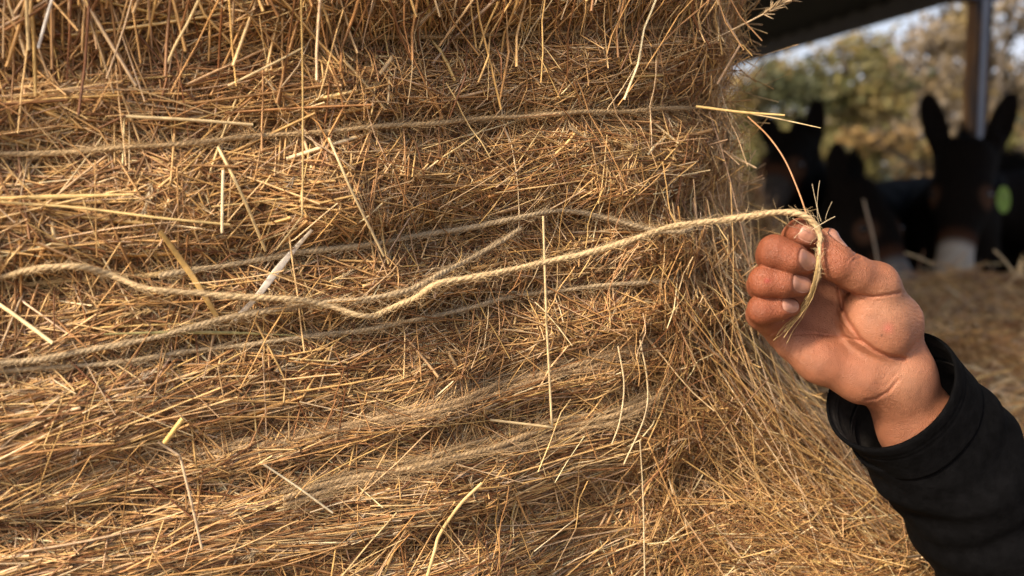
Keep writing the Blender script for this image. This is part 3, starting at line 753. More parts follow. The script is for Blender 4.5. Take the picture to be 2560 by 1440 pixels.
# creases are redder skin
for poly, w, dep in CREASES:
    k = np.exp(-(seg_dist2(Pf, poly)/(w*1.3))**2)*min(1, dep)*.5*(Pm[:, 2] > -14)
    base = base*(1-k[:, None]) + k[:, None]*np.array([.36, .11, .06])
hand = mesh_obj("hand", h2w(Pm), None, M_SKIN, person, True, base, quads=Qm)
for nm, (c, t, b, o, hl, hw) in NAILS.items():
    na_, nb_ = 17, 15
    A, B_ = np.meshgrid(np.linspace(-1, 1, na_), np.linspace(-1, 1, nb_), indexing='ij')
    # square to rounded
    sA = A*np.sqrt(1-B_**2*.42); sB = B_*np.sqrt(1-A**2*.40)
    P0 = c + (sA*hl)[..., None]*t + (sB*hw)[..., None]*b + o*12
    Pn = P0.reshape(-1, 3).astype(np.float32)
    for _ in range(60):
        dd = hand_base(Pn); Pn = Pn - (np.clip(dd, -1, 2)*.7)[:, None]*o.astype(np.float32)
    Pn = Pn.reshape(na_, nb_, 3)
    edge = np.maximum(np.abs(A), np.abs(B_))
    lift = np.where(A > 0, .30, .22) - .45*sstep(.82, 1.0, edge)*(1-sstep(.4, 1, A)*.55)
    top = Pn + lift[..., None]*o
    bot = Pn - .6*o
    V = np.concatenate([top.reshape(-1, 3), bot.reshape(-1, 3)]); nvt = na_*nb_
    I = np.arange(nvt).reshape(na_, nb_)
    fs = [(I[i, j], I[i+1, j], I[i+1, j+1], I[i, j+1]) for i in range(na_-1) for j in range(nb_-1)]
    rim = list(I[:, 0])+list(I[-1, 1:])+list(I[-2::-1, -1])+list(I[0, -2:0:-1])
    fs += [(rim[k], rim[(k+1) % len(rim)], rim[(k+1) % len(rim)]+nvt, rim[k]+nvt) for k in range(len(rim))]
    mesh_obj("fingernail", h2w(V), fs, M_NAIL, person)

# sleeve: loft of rings, from the open cuff to past the elbow
M_SLEEVE = simple("black_jacket_cloth", [(.3, (.0014, .0014, .0018)), (.7, (.0036, .0036, .0044))], 160, .9, .5, .002, spec=.06)
M_LINING = simple("grey_lining", [(.3, (.022, .02, .02)), (.7, (.035, .032, .032))], 300, .9, .4, .001, spec=.1)
def ring_loft(stations, nr, wr, thick, name, m, parent, wr_amp, cap=False):
    """stations: (px,py,z mm, half width px along the across direction, half depth mm, tilt)"""
    st = np.array(stations, float); q = catmull(st, 8); k = len(q)
    ctr = np.array([pix_mm(a_, b_, c_) for a_, b_, c_ in q[:, :3]])
    # across vector in the picture plane
    ac = norm(np.stack([q[:, 3], q[:, 4], np.zeros(k)], 1))
    fw = np.stack([-ac[:, 1], ac[:, 0], np.zeros(k)], 1)
    zz = norm(np.stack([fw[:, 0]*q[:, 7], fw[:, 1]*q[:, 7], np.ones(k)], 1))
    rows = []; inner = []
    ang = np.linspace(0, 2*math.pi, nr, endpoint=False)
    L = np.concatenate([[0], np.cumsum(np.linalg.norm(np.diff(ctr, axis=0), axis=1))])
    for i in range(k):
        hw, hd = q[i, 5]/4.6, q[i, 6]
        wv = 1 + wr_amp*np.array([wr(a, L[i]) for a in ang])*min(1, .25+L[i]/25)
        off = np.cos(ang)[:, None]*hw*ac[i] + np.sin(ang)[:, None]*hd*zz[i]
        rows.append(ctr[i] + off*wv[:, None]); inner.append(ctr[i] + off*(wv-thick/hw)[:, None])
    O = np.array(rows); In = np.array(inner)
    V = np.concatenate([O.reshape(-1, 3), In.reshape(-1, 3)]); n0 = k*nr
    fs = []; mi = []
    for i in range(k-1):
        for j in range(nr):
            j2 = (j+1) % nr
            fs.append((i*nr+j, i*nr+j2, (i+1)*nr+j2, (i+1)*nr+j)); mi.append(0)
            fs.append((n0+i*nr+j2, n0+i*nr+j, n0+(i+1)*nr+j, n0+(i+1)*nr+j2)); mi.append(1)
    for j in range(nr):
        j2 = (j+1) % nr
        fs.append((j2, j, n0+j, n0+j2)); mi.append(0)
        e = (k-1)*nr; fs.append((e+j, e+j2, n0+e+j2, n0+e+j)); mi.append(0)
    if cap: fs.append(tuple((k-1)*nr+j for j in range(nr))); mi.append(0)
    return mesh_obj(name, h2w(V), fs, m, parent, True, None, mi)
wn1, wn2 = Noise(31, f=1.0), Noise(32, f=1.0)
def wrk(a, L): return float(.55*wn1(2.2*math.cos(a)+.05*L, 2.2*math.sin(a)+.10*L) + .45*wn2(1.5*math.cos(a)+.16*L, 3*math.sin(a)-.07*L))
def wrc(a, L): return float(.6*wn1(2.6*math.cos(a)+9, 2.6*math.sin(a)) - .5*math.exp(-((L-6.5)/.7)**2) - .5*math.exp(-((L-9.0)/.7)**2))
# columns: px, py, z, across x, across y(up), half width px, half depth mm, forward lean of the depth axis
sleeve = ring_loft([(2276, 1032, -12, -.68, -.73, 172, 33, .63), (2316, 1078, -17, -.70, -.71, 178, 35, .55), (2358, 1130, -22, -.73, -.68, 182, 37, .42), (2410, 1206, -28, -.76, -.65, 190, 39, .28), (2464, 1292, -36, -.80, -.60, 197, 42, .14), (2540, 1420, -44, -.82, -.57, 208, 46, 0), (2680, 1620, -60, -.82, -.57, 228, 52, 0), (2900, 1900, -80, -.8, -.6, 255, 58, 0), (3150, 2200, -100, -.8, -.6, 280, 64, 0)], 96, wrk, 1.6, "jacket_sleeve", [M_SLEEVE, M_LINING], person, .085)
ring_loft([(2224, 973, -5, -.675, -.74, 176, 34, .71), (2229, 979, -5.5, -.675, -.74, 179, 34.5, .71), (2247, 999, -8, -.68, -.735, 177, 34.5, .70), (2269, 1024, -11, -.68, -.73, 176, 34.5, .66), (2293, 1051, -14, -.69, -.72, 177, 34.5, .62)], 96, wrc, 1.5, "cuff", [M_SLEEVE, M_LINING], sleeve, .05)

# ------------------------------------------------------------------ ground, straw bed
gs = 140; gx = np.linspace(-120, 120, gs); gy = np.linspace(-40, 200, gs)
GX, GY = np.meshgrid(gx, gy, indexing='ij')
gn = Noise(40, f=.05)
GZ = .25*gn(GX, GY)*sstep(12, 60, np.hypot(GX, GY)) 
I = np.arange(gs*gs).reshape(gs, gs)
q = np.stack([I[:-1, :-1], I[1:, :-1], I[1:, 1:], I[:-1, 1:]], -1).reshape(-1, 4)
g_o = mesh_obj("ground", np.stack([GX, GY, GZ], -1).reshape(-1, 3), None, M_GROUND, quads=q); g_o["kind"] = "structure"

hn1, hn2 = Noise(41, f=3.2), Noise(42, f=9)
def heap_z(x, y):
    z = .955 - .30 + .030*hn1(x, y) + .018*hn2(x, y)
    z = z + .008*sstep(1.6, 2.6, y)
    z = z - .62*sstep(2.85, 3.35, y) - .55*sstep(.05, -.9, y) - .6*sstep(2.0, 3.2, x) - .5*sstep(-.8, -1.6, x)
    return np.maximum(z, .01)
hx = np.linspace(-1.6, 3.4, 150); hy = np.linspace(-1.0, 3.6, 150)
HX, HY = np.meshgrid(hx, hy, indexing='ij'); HZ = heap_z(HX, HY)
I = np.arange(150*150).reshape(150, 150)
q = np.stack([I[:-1, :-1], I[1:, :-1], I[1:, 1:], I[:-1, 1:]], -1).reshape(-1, 4)
hb = Bag(); hb.add(np.stack([HX, HY, HZ], -1).reshape(-1, 3), q, np.tile(np.array([(.14, .09, .036)]), (150*150, 1)))
def heap_strands(n, xr, yr, Lr, rr, hr, m=5, tilt=.25, fan=None, w=None):
    y = rng.uniform(*yr, n); x = rng.uniform(*xr, n)
    if fan is not None: x = fan[0]*y + (fan[1]-fan[0])*y*rng.random(n)
    L = rng.uniform(*Lr, n); a = rng.uniform(0, 2*math.pi, n) ; a = np.where(rng.random(n) < .5, a, 1.2*hn1(x*1.5, y*1.5)+rng.normal(0, .5, n))
    k = rng.normal(0, 3, n); u = np.linspace(-.5, .5, m)
    aa = a[:, None]+k[:, None]*u*L[:, None]
    X = x[:, None]+np.cos(aa)*u*L[:, None]; Y = y[:, None]+np.sin(aa)*u*L[:, None]
    t = rng.normal(0, tilt, n)
    Z = heap_z(X, Y)*.5 + heap_z(x, y)[:, None]*.5 + rng.uniform(*hr, n)[:, None] + t[:, None]*u*L[:, None] + rng.normal(0, .05, n)[:, None]*L[:, None]*(.25-u*u)*3
    C = np.stack([X, Y, Z], -1)
    hb.add(*strand_mesh(C, np.tile(np.array([0, 0, 1.]), (n, m, 1)), rng.uniform(*rr, n), straw_cols(n, w)*1.15, .8))
HW = [12, 12, 10, 12, 12, 10, 8, 14, 7, 9]
heap_strands(16000, (0, 1), (.65, 1.7), (.05, .17), (.0006, .0013), (-.008, .014), fan=(.2, .62), w=HW)
heap_strands(12000, (0, 1), (1.6, 3.3), (.08, .25), (.001, .0022), (-.01, .03), fan=(.2, .62), w=HW)
heap_strands(220, (0, 1), (1.7, 3.2), (.12, .3), (.0012, .002), (.02, .06), fan=(.2, .62), tilt=.5, w=HW)
heap_strands(5000, (-1.2, 2.6), (.85, 3.2), (.08, .25), (.001, .0022), (-.01, .03), w=HW)
o = hb.build("straw_bed", M_STRAW); tag(o, "deep bed of loose dry straw spread in front of the donkeys", "straw", None, "stuff")

# slender stems standing in the straw
stalk("blurred brown seed stem standing upright behind the thumb in front of the donkeys", [(2196, 668, 2.1), (2182, 590, 2.1), (2160, 505, 2.1)], 8, (.40, .30, .2), head=True, cat="stem", name="seed_stem")
stalk("bent straw lying on the straw bed crest right of the upright seed stem", [(2262, 632, 2.2), (2300, 645, 2.2), (2335, 664, 2.2)], 8, (.5, .38, .22), cat="stem", name="seed_stem")
stalk("straw sprig leaning in front of the large facing donkey's chest", [(2540, 690, 1.9), (2510, 650, 1.9), (2485, 625, 1.9)], 8, (.5, .38, .22), cat="stem", name="seed_stem")

# a second bale further back, behind the corner
def lump_bale():
    c = cam_pt(1790., 640., 1.75); c = np.array([c[0], c[1], .0])
    t = thing("hay_bale", "blurred second hay bale glimpsed between the big bale's corner and the donkeys", "hay bale", c)
    na_, nb_ = 90, 40; rad_ = .245
    g = np.random.default_rng(3); nzz = Noise(51, f=6)
    A = np.linspace(0, 2*math.pi, na_, endpoint=False); Zs = np.linspace(0, .965, nb_)
    V = []
    for z in Zs:
        for a_ in A:
            r = rad_*(1+.05*nzz(a_*2, z*5)) - .20*float(sstep(.70, .985, z))
            V.append((c[0]+r*math.cos(a_), c[1]+r*math.sin(a_), z))
    fs = [(i*na_+j, i*na_+(j+1) % na_, (i+1)*na_+(j+1) % na_, (i+1)*na_+j) for i in range(nb_-1) for j in range(na_)] + [tuple((nb_-1)*na_+j for j in range(na_))]
    mesh_obj("packed_hay", V, fs, M_HEAP, t)
    n = 5000; a_ = g.uniform(0, 2*math.pi, n); z = g.uniform(.3, .965, n)
    r = rad_*(1+.05*nzz(a_*2, z*5)) - .20*sstep(.70, .985, z) + g.uniform(-.005, .012, n)
    Pb = np.stack([c[0]+r*np.cos(a_), c[1]+r*np.sin(a_), z], 1); tn = np.stack([-np.sin(a_), np.cos(a_), 0*a_], 1)
    ph = g.uniform(0, math.pi, n); L = g.uniform(.03, .09, n)
    d = tn*np.cos(ph)[:, None] + np.array([0, 0, 1.])*np.sin(ph)[:, None]; rn = np.stack([np.cos(a_), np.sin(a_), 0*a_], 1)
    u = np.linspace(-.5, .5, 4); C = Pb[:, None]+d[:, None]*(u[None, :, None]*L[:, None, None]) + rn[:, None]*(g.normal(0, .15, n)[:, None]*u*L[:, None])[..., None]
    bb = Bag(); bb.add(*strand_mesh(C, np.repeat(rn[:, None], 4, 1), g.uniform(.0007, .0014, n), straw_cols(n, HW, g), .8))
    o = bb.build("loose_straw", M_STRAW, t); o["kind"] = "stuff"
lump_bale()

# ------------------------------------------------------------------ donkeys
M_FUR, nt, bs = mat("donkey_coat")
at = N(nt, "ShaderNodeVertexColor", layer_name="tint"); nz_ = noise_tex(nt, 60, 5, stretch=(1, 1, .3))
mr = N(nt, "ShaderNodeMapRange"); mr.inputs[3].default_value = .7; mr.inputs[4].default_value = 1.3; nt.links.new(nz_.outputs["Fac"], mr.inputs[0])
vm = N(nt, "ShaderNodeVectorMath", operation='SCALE'); nt.links.new(at.outputs["Color"], vm.inputs[0]); nt.links.new(mr.outputs[0], vm.inputs["Scale"])
nt.links.new(vm.outputs[0], bs.inputs["Base Color"]); bs.inputs["Roughness"].default_value = .85; bs.inputs["Specular IOR Level"].default_value = .04
bump(nt, bs, nz_.outputs["Fac"], .5, .01)
M_EYE = simple("dark_eye", [(.4, (.006, .004, .003)), (.6, (.01, .007, .005))], 5, .12)
M_MANE = simple("mane_hair", [(.3, (.006, .005, .004)), (.7, (.012, .010, .009))], 90, .9, .5, .01, spec=.1)
M_FASCIA_T = simple("tag_stud", [(.3, (.32, .36, .12)), (.7, (.4, .45, .16))], 20, .5)
M_TAG = simple("green_tag", [(.3, (.20, .36, .025)), (.7, (.30, .46, .05))], 30, .45)
def donkey(label, poll, muz, chest, rump, ear_tips, ear_side=None, coat=(.0085, .0065, .0055), muzzle_col=(.42, .38, .34), tagged=None, roll_up=(0, 0, 1), hs=1.0, ew=.047):
    poll, muz, chest, rump = [np.array(p, float) for p in (poll, muz, chest, rump)]
    ax = norm(muz-poll); side = norm(np.cross(ax, np.array(roll_up, float))); front = np.cross(side, ax)   # front: the face side
    if front[2] < 0 and abs(ax[2]) < .95: front = -front
    fwd = norm((chest-rump)*np.array([1, 1, 0])); bside = np.cross(np.array([0, 0, 1.]), fwd)
    hl = np.linalg.norm(muz-poll)
    ears = []
    for e in ear_tips:
        e = np.array(e, float); sg = 1 if (e-poll) @ side > 0 else -1
        b0 = poll + side*sg*.062*hs - ax*.005 - front*.01
        ears.append((b0, e))
    legs = []
    for base_, fb in ((chest, 1), (rump, -1)):
        for s_ in (-1, 1):
            top = base_ + bside*s_*.11 + np.array([0, 0, -.12]) - fwd*.03*fb
            kn = np.array([top[0], top[1], .0]) + fwd*(.03 if fb > 0 else -.04) + np.array([0, 0, .38 if fb > 0 else .42])
            if fb < 0: top = top + fwd*.06
            ft = np.array([top[0], top[1], .05]) + fwd*(0 if fb > 0 else -.02)
            legs.append((top, kn, ft))
    wither = chest + np.array([0, 0, .06]) - fwd*.02
    def f(P):
        P = P.astype(np.float32)
        d = cone(P, chest, (chest+rump)/2 - np.array([0, 0, .05]), .185, .215)
        d = smin(d, cone(P, (chest+rump)/2 - np.array([0, 0, .05]), rump, .215, .20), .08)
        d = smin(d, cone(P, wither, poll-ax*.02-front*.05, .14, .085), .07)
        d = smin(d, cone(P, chest+fwd*.05, poll+ax*.12-front*.06, .13, .07), .06)
        hd = cone(P, poll+ax*.02, poll+ax*.20, .092*hs, .086*hs)
        hd = smin(hd, cone(P, poll+ax*.18+front*.01, muz-ax*.03, .078*hs, .054*(.6+.4*hs)), .04)
        hd = smin(hd, cone(P, poll+ax*.14-front*.07, poll+ax*(hl*.62)-front*.035, .062, .045), .05)
        hd = smin(hd, ellipsoid(P, muz-ax*.01, [ax, side, front], (.06, .058*(.6+.4*hs), .055)), .03)
        for s_ in (-1, 1):
            hd = smin(hd, cone(P, poll+ax*.15+side*s_*.064*hs+front*.035, poll+ax*.20+side*s_*.07*hs+front*.025, .022, .02), .025)
            nos = np.linalg.norm(P-np.asarray(muz+ax*.018+side*s_*.030+front*.038, np.float32), axis=-1)-.012
            hd = -smin(-hd, nos, .012)
        d = smin(d, hd, .04)
        for b0, e in ears:
            a_ = norm(e-b0); L = np.linalg.norm(e-b0)
            w_ = norm(np.cross(a_, np.array([.15, -1, .1]))); t_ = np.cross(a_, w_)
            el = ellipsoid(P, b0+a_*L*.53, [a_, w_, t_], (L*.5, ew, .026))
            cut = ellipsoid(P, b0+a_*L*.56+np.array([0, -.024, 0]), [a_, w_, t_], (L*.40, ew*.65, .020))
            el = -smin(-el, cut, .012)
            d = smin(d, el, .022)
            d = smin(d, cone(P, b0-a_*.02, b0+a_*L*.3, .036, .03), .025)
        for top, kn, ft in legs:
            d = smin(d, cone(P, top, kn, .085, .042), .06); d = smin(d, cone(P, kn, ft, .040, .030), .025)
            d = smin(d, cone(P, ft, ft+np.array([0, 0, -.045]), .036, .042), .015)
        return d
    allp = np.array([poll, muz, chest, rump]+[e for _, e in ears]+[l[2] for l in legs])
    lo = allp.min(0)-.30; hi = allp.max(0)+.28; lo[2] = -.06
    lo[2] = 0.0 - .012
    Pd, Qd = surface_nets(f, lo, hi, .014)
    Pd[:, 2] = np.maximum(Pd[:, 2], .004)
    c = np.tile(np.array(coat), (len(Pd), 1))
    k = 1-sstep(.085, .125, np.linalg.norm(Pd-(muz-front*.005), axis=1)); k2 = (1-sstep(.12, .17, np.linalg.norm(Pd-muz, axis=1)))*(1-k)
    c = c*(1-k2[:, None])+k2[:, None]*np.array([.06, .026, .015]); c = c*(1-k[:, None])+k[:, None]*np.array(muzzle_col)
    for s_ in (-1, 1):
        e = poll+ax*.215+side*s_*.072*hs+front*.045
        k = (1-sstep(.03, .06, np.linalg.norm(Pd-e, axis=1)))*.35; c = c*(1-k[:, None])+k[:, None]*np.array([.20, .10, .06])
    t = thing("donkey", label, "donkey", ((chest[0]+rump[0])/2, (chest[1]+rump[1])/2, 0), "donkeys standing under the shed roof")
    mesh_obj("body", Pd, None, M_FUR, t, True, c, quads=Qd)
    for s_ in (-1, 1):
        e = poll+ax*.205+side*s_*.073*hs+front*.048
        bm_v = []; fs = []
        for i in range(9):
            for j in range(12):
                a_, b_ = math.pi*i/8, 2*math.pi*j/12
                bm_v.append(e+.018*np.array([math.sin(a_)*math.cos(b_), math.sin(a_)*math.sin(b_), math.cos(a_)]))
        fs = [(i*12+j, i*12+(j+1) % 12, (i+1)*12+(j+1) % 12, (i+1)*12+j) for i in range(8) for j in range(12)]
        mesh_obj("eye", bm_v, fs, M_EYE, t)
    # upright mane along the neck, with a forelock
    g = np.random.default_rng(len(label)); n = 700; u = g.random(n)
    crest = wither[None]*(1-u[:, None]) + (poll-ax*.03)[None]*u[:, None]
    upn = norm(np.cross(np.cross(norm(poll-wither), np.array([0, 0, 1.])), norm(poll-wither)))
    crest = crest + upn*(.14-.05*u)[:, None] + g.normal(0, .012, (n, 3))
    L = g.uniform(.04, .08, n); uu = np.linspace(0, 1, 3)
    C = crest[:, None] - upn*.02 + (upn+g.normal(0, .2, (n, 3)))[:, None]*(uu[None, :, None]*L[:, None, None])
    v, q, cc = strand_mesh(C, np.tile(fwd, (n, 3, 1)), np.full(n, .004), np.tile(np.array([coat]), (n, 1)), 1, np.array([[1, .8, .3]])*np.ones((n, 1)))
    mesh_obj("mane", v, None, M_MANE, t, True, None, quads=q)
    # tail with a tuft
    tb = rump - fwd*.19 + np.array([0, 0, .05]); tl_ = [tb, tb-fwd*.06+np.array([0, 0, -.12]), tb-fwd*.07+np.array([0, 0, -.35]), tb-fwd*.05+np.array([0, 0, -.55])]
    Pt = catmull(tl_, 6); m_ = len(Pt)
    v, q, cc = strand_mesh(Pt[None], np.tile(fwd, (1, m_, 1)), np.array([1.]), np.array([coat]), 1, np.interp(np.linspace(0, 1, m_), [0, .5, .75, 1], [.03, .018, .035, .008])[None], nseg=8)
    mesh_obj("tail", v, None, M_MANE, t, True, None, quads=q)
    return t
# large one facing the camera
d1 = donkey("big black donkey facing the camera, ears raised in a V, white muzzle",
    cam_pt(2414., 402., 3.85), cam_pt(2384., 672., 3.62), (1.83, 4.15, .80), (2.05, 5.0, .83), [cam_pt(2316., 236., 3.9), cam_pt(2534., 234., 3.9)], hs=1.22, ew=.056)
d2 = donkey("black donkey standing low, pale nose just above the straw, beside the facing donkey",
    cam_pt(2135., 490., 3.75), cam_pt(2252., 716., 3.50), (1.45, 4.25, .80), (1.92, 4.95, .82), [cam_pt(2092., 358., 3.75), cam_pt(2185., 530., 4.05)], muzzle_col=(.18, .17, .17))
d3 = donkey("dark brown donkey half hidden behind the bale corner, one pointed ear raised",
    cam_pt(1985., 375., 4.0), cam_pt(1925., 500., 3.75), (1.40, 4.60, .80), (1.75, 5.4, .82), [cam_pt(2046., 250., 4.05), cam_pt(1905., 290., 4.0)], muzzle_col=(.06, .05, .045))
d4 = donkey("black donkey with a round green ear tag, behind the facing donkey",
    cam_pt(2452., 455., 4.55), cam_pt(2400., 600., 4.3), (2.42, 4.75, .86), (3.2, 5.0, .87), [cam_pt(2520., 520., 4.10), cam_pt(2400., 420., 4.7)], muzzle_col=(.05, .045, .04))
# its tag
tc_ = cam_pt(2508., 503., 4.02); V = []; fs = []
for k, zoff in enumerate((-.004, .004)):
    for j in range(28):
        a_ = 2*math.pi*j/28
        rr_ = .033*(1 + .12*math.cos(a_-1.2))
        V.append(tc_ + rr_*math.cos(a_)*.85*RGT + rr_*1.65*math.sin(a_)*UPV + FWD*zoff + RGT*zoff*.5)
fs = [(j, (j+1) % 28, 28+(j+1) % 28, 28+j) for j in range(28)] + [tuple(range(27, -1, -1)), tuple(range(28, 56))]
etag = mesh_obj("ear_tag", V, fs, M_TAG, d4, False)
sv = [tc_ - FWD*.009 + q_ for q_ in [np.array([.007*math.cos(2*math.pi*j/12), -.004*k_, .02+.007*math.sin(2*math.pi*j/12)]) for k_ in (0, 1) for j in range(12)]]
mesh_obj("stud", sv, [(j, (j+1) % 12, 12+(j+1) % 12, 12+j) for j in range(12)]+[tuple(range(11, -1, -1)), tuple(range(12, 24))], M_FASCIA_T, etag, False)

# ------------------------------------------------------------------ shed
def box_between(a, b, up, w, h):
    a, b = np.array(a, float), np.array(b, float); t = norm(b-a); s_ = norm(np.cross(t, np.array(up, float))); u_ = np.cross(s_, t)
    V = [p+sx*s_*w/2+su*u_*h/2 for p in (a, b) for sx, su in ((-1, -1), (1, -1), (1, 1), (-1, 1))]
    F = [(0, 1, 2, 3), (7, 6, 5, 4), (0, 4, 5, 1), (1, 5, 6, 2), (2, 6, 7, 3), (3, 7, 4, 0)]
    return V, F
def join(parts):
    V = []; F = []
    for v, f in parts:
        n = len(V); V += list(v); F += [tuple(i+n for i in q) for q in f]
    return V, F
M_STEEL = simple("weathered_steel", [(.35, (.20, .23, .30)), (.65, (.30, .34, .42))], 14, .42, .1, .005, metal=.0, stretch=(1, 1, .15))
M_RUST, nt, bs = mat("rusty_flange")
nz_ = noise_tex(nt, 5, 6, stretch=(1, 1, .25))
r_ = ramp(nt, nz_.outputs["Fac"], [(.38, (.02, .024, .036)), (.50, (.30, .15, .04)), (.60, (.48, .27, .08)), (.68, (.03, .03, .04))])
nt.links.new(r_.outputs[0], bs.inputs["Base Color"]); bs.inputs["Roughness"].default_value = .75
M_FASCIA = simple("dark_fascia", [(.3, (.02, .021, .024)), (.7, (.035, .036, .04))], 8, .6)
E1 = cam_pt(2375., 0., 5.0); zr = E1[2]
D_ = ray(1880., 148.); E2 = CAM + D_*((zr-CAM[2])/D_[2])
ed = (E2-E1)/np.linalg.norm(E2-E1)
nl = np.array([-ed[1], ed[0], 0.])            # towards the covered side
if nl[0] > 0: nl = -nl
A_ = E1 - ed*4.6; B_ = E2 + ed*1.6
shed = thing("open_shed", "dark roofed open shed on a steel post above the donkeys", "shed", (E1[0], E1[1], 0))
# corrugated sheet
nc_ = 160; V = []; F = []
Ltot = np.linalg.norm(B_-A_)
for i in range(nc_+1):
    p = A_ + ed*Ltot*i/nc_
    zc = .02*math.cos(i*math.pi/2)
    for dn, z0 in ((0, 0), (7.5, .9)):
        q_ = p + nl*dn; V.append((q_[0], q_[1], zr+.16+z0+zc))
    for dn, z0 in ((0, 0), (7.5, .9)):
        q_ = p + nl*dn; V.append((q_[0], q_[1], zr+.10+z0+zc))
for i in range(nc_):
    a0, b0 = i*4, i*4+4
    F += [(a0, a0+1, b0+1, b0), (a0+2, b0+2, b0+3, a0+3), (a0, b0, b0+2, a0+2), (a0+1, a0+3, b0+3, b0+1)]
F += [(0, 2, 3, 1), (nc_*4, nc_*4+1, nc_*4+3, nc_*4+2)]
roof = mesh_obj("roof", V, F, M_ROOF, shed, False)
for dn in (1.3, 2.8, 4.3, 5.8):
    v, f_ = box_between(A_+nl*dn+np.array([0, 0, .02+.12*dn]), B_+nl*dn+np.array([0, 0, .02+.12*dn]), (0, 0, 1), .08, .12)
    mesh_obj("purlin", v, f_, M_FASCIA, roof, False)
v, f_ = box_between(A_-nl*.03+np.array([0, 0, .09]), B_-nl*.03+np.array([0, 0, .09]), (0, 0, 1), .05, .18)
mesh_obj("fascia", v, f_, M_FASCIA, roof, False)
# H-section post with a cap plate
pc = cam_pt(2446., 100., 5.05); pz = zr+.0
post_x, post_y = pc[0], pc[1]
parts = [box_between((post_x, post_y, 0), (post_x, post_y, pz), (0, 1, 0), .024, .135)]
post = mesh_obj("post", *parts[0], M_STEEL, shed, False)
for s_ in (-1, 1):
    v, f_ = box_between((post_x+s_*.0255, post_y, 0), (post_x+s_*.0255, post_y, pz), (0, 1, 0), .026, .12)
    mesh_obj("flange", v, f_, M_RUST, post, False)
v, f_ = box_between((post_x-.12, post_y, pz+.012), (post_x+.09, post_y, pz+.012), (0, 0, 1), .14, .022)
M_BLUE = simple("blue_steel", [(.3, (.05, .07, .14)), (.7, (.08, .11, .20))], 9, .5)
mesh_obj("cap_plate", v, f_, M_BLUE, post, False)

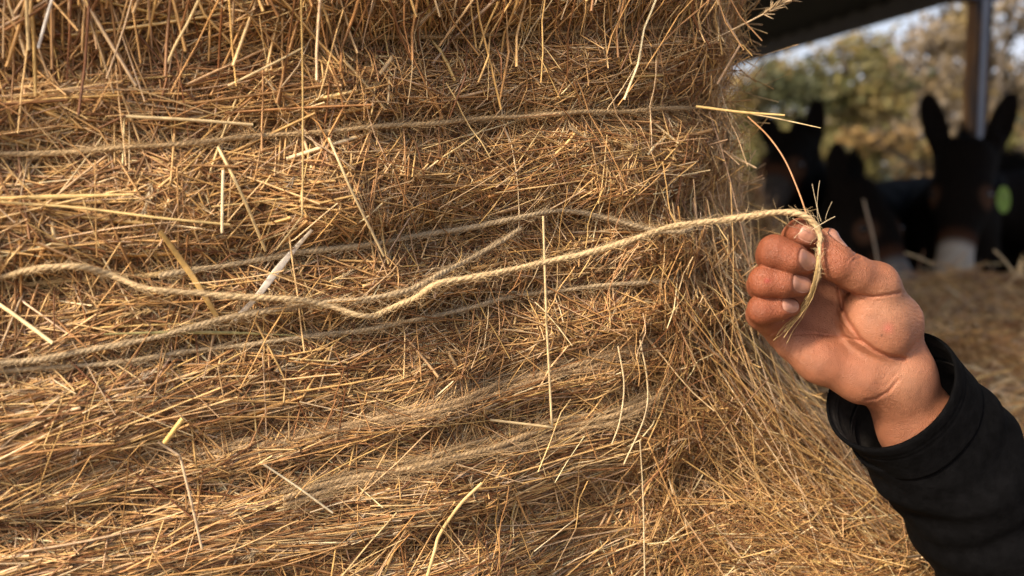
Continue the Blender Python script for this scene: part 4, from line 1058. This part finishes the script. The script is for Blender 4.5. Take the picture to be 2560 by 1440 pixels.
# ------------------------------------------------------------------ trees
def tree(label, px, D, ytop, crown_w, cols, nleaf, leaf, seed, ybase=None, trunk_r=.12, gap=.35):
    g = np.random.default_rng(seed)
    top = cam_pt(float(px), float(ytop), float(D)); x0, y0, Ht = top[0], top[1], top[2]
    t = thing("tree", label, "tree", (x0, y0, 0), "trees behind the shed")
    # trunk and limbs
    b = Bag(); hw = crown_w/2
    ctrs = []
    tr = catmull([(x0, y0, -.1), (x0+g.normal(0, .1), y0, Ht*.3), (x0+g.normal(0, .2), y0, Ht*.6), (x0+g.normal(0, .2), y0, Ht*.93)], 6)
    b.add(*strand_mesh(tr[None], np.tile(np.array([0, -1., 0]), (1, len(tr), 1)), np.array([trunk_r]), np.array([(.1, .1, .1)]), 1, np.linspace(1, .2, len(tr))[None], nseg=8))
    nb_ = 26
    for k in range(nb_):
        z0 = g.uniform(.12, .8)*Ht; a_ = g.uniform(0, 6.28); rr_ = hw*g.uniform(.35, 1)*math.sqrt(max(.1, 1-((z0/Ht-.45)/.6)**2))
        p0 = np.array([np.interp(z0, tr[:, 2], tr[:, 0]), y0, z0]); p2 = p0 + np.array([rr_*math.cos(a_), rr_*math.sin(a_), g.uniform(.1, .6)*hw*.6])
        p2[2] = min(p2[2], Ht*.97)
        p1 = (p0+p2)/2+np.array([0, 0, .1*hw]); lb = catmull([p0, p1, p2], 5)
        b.add(*strand_mesh(lb[None], np.tile(np.array([0, -1., .1]), (1, len(lb), 1)), np.array([trunk_r*.35]), np.array([(.1, .1, .1)]), 1, np.linspace(1, .2, len(lb))[None], nseg=5))
        ctrs.append((p2, g.uniform(.22, .42)*hw)); ctrs.append((p1, g.uniform(.18, .3)*hw))
    ctrs.append((tr[-1], .25*hw))
    b.build("trunk", M_BARK, t)
    per = g.dirichlet(np.ones(len(ctrs))*2.5); Ps = []; cs = []
    cols = np.array(cols)
    for (c, r), w_ in zip(ctrs, per):
        k = int(w_*nleaf)
        if k == 0: continue
        d = norm(g.normal(0, 1, (k, 3))); rad = r*g.random((k, 1))**.5
        Ps.append(c+d*rad*np.array([1.15, 1.15, .8])); cc = cols[g.integers(len(cols))]*g.uniform(.75, 1.2)
        cs.append(np.tile(cc, (k, 1))*g.uniform(.75, 1.25, (k, 1)))
    P = np.concatenate(Ps); C = np.concatenate(cs); k = len(P)
    P[:, 2] = np.maximum(P[:, 2], .05)
    a1 = norm(g.normal(0, 1, (k, 3))); a2 = norm(np.cross(a1, g.normal(0, 1, (k, 3))))
    sz = leaf*g.uniform(.6, 1.3, (k, 1))
    V = np.stack([P-a1*sz, P-a2*sz*.55, P+a1*sz, P+a2*sz*.55], 1).reshape(-1, 3)
    Q = np.arange(k*4).reshape(k, 4)
    mesh_obj("crown", V, None, M_LEAF, t, False, np.repeat(np.clip(C, 0, .6), 4, 0), quads=Q)
OLV = [(.085, .085, .028), (.12, .105, .035), (.055, .06, .026), (.16, .12, .042)]
GLD = [(.17, .125, .05), (.13, .105, .042), (.21, .135, .05), (.11, .095, .045)]
GRY = [(.16, .13, .095), (.20, .155, .10), (.12, .10, .075), (.21, .15, .075)]
tree("big olive green tree with a dense crown behind the middle donkey's ear", 2090, 11, 60, 2.3, OLV, 7500, .055, 1, trunk_r=.1)
tree("golden green tree half behind the bale corner, above the brown donkey's ear", 1920, 12.5, 100, 2.3, [(.17, .135, .045), (.13, .11, .04), (.20, .14, .05)], 5600, .06, 2)
tree("thin greyish tan tree with sky gaps between the olive tree and the post", 2310, 15, 75, 2.6, GRY, 4200, .06, 3)
tree("tall tan tree directly behind the steel post", 2430, 16, -60, 3.0, GRY+GLD[:2], 5200, .065, 4)
tree("tall grey gold tree at the right edge of the picture, right of the post", 2555, 14.5, -70, 2.8, GRY+GLD[:1], 5600, .06, 5)
tree("low orange brown bush tree behind the facing donkey's raised left ear", 2265, 10, 300, 1.2, [(.21, .13, .045), (.17, .11, .045), (.15, .12, .045)], 1800, .045, 6, trunk_r=.05)
tree("low yellow green tree between the facing donkey's right ear and the right edge", 2540, 9.5, 270, 1.1, OLV+GLD[:1], 1900, .045, 7, trunk_r=.05)
tree("short dark green shrub under the olive tree beside the brown donkey", 2040, 10, 300, 1.3, OLV, 2200, .045, 8, trunk_r=.05)
tree("short dark grey green shrub low behind the middle donkey's back", 2175, 14, 340, 1.3, [(.05, .06, .045), (.07, .075, .05)], 1500, .05, 9, trunk_r=.04)
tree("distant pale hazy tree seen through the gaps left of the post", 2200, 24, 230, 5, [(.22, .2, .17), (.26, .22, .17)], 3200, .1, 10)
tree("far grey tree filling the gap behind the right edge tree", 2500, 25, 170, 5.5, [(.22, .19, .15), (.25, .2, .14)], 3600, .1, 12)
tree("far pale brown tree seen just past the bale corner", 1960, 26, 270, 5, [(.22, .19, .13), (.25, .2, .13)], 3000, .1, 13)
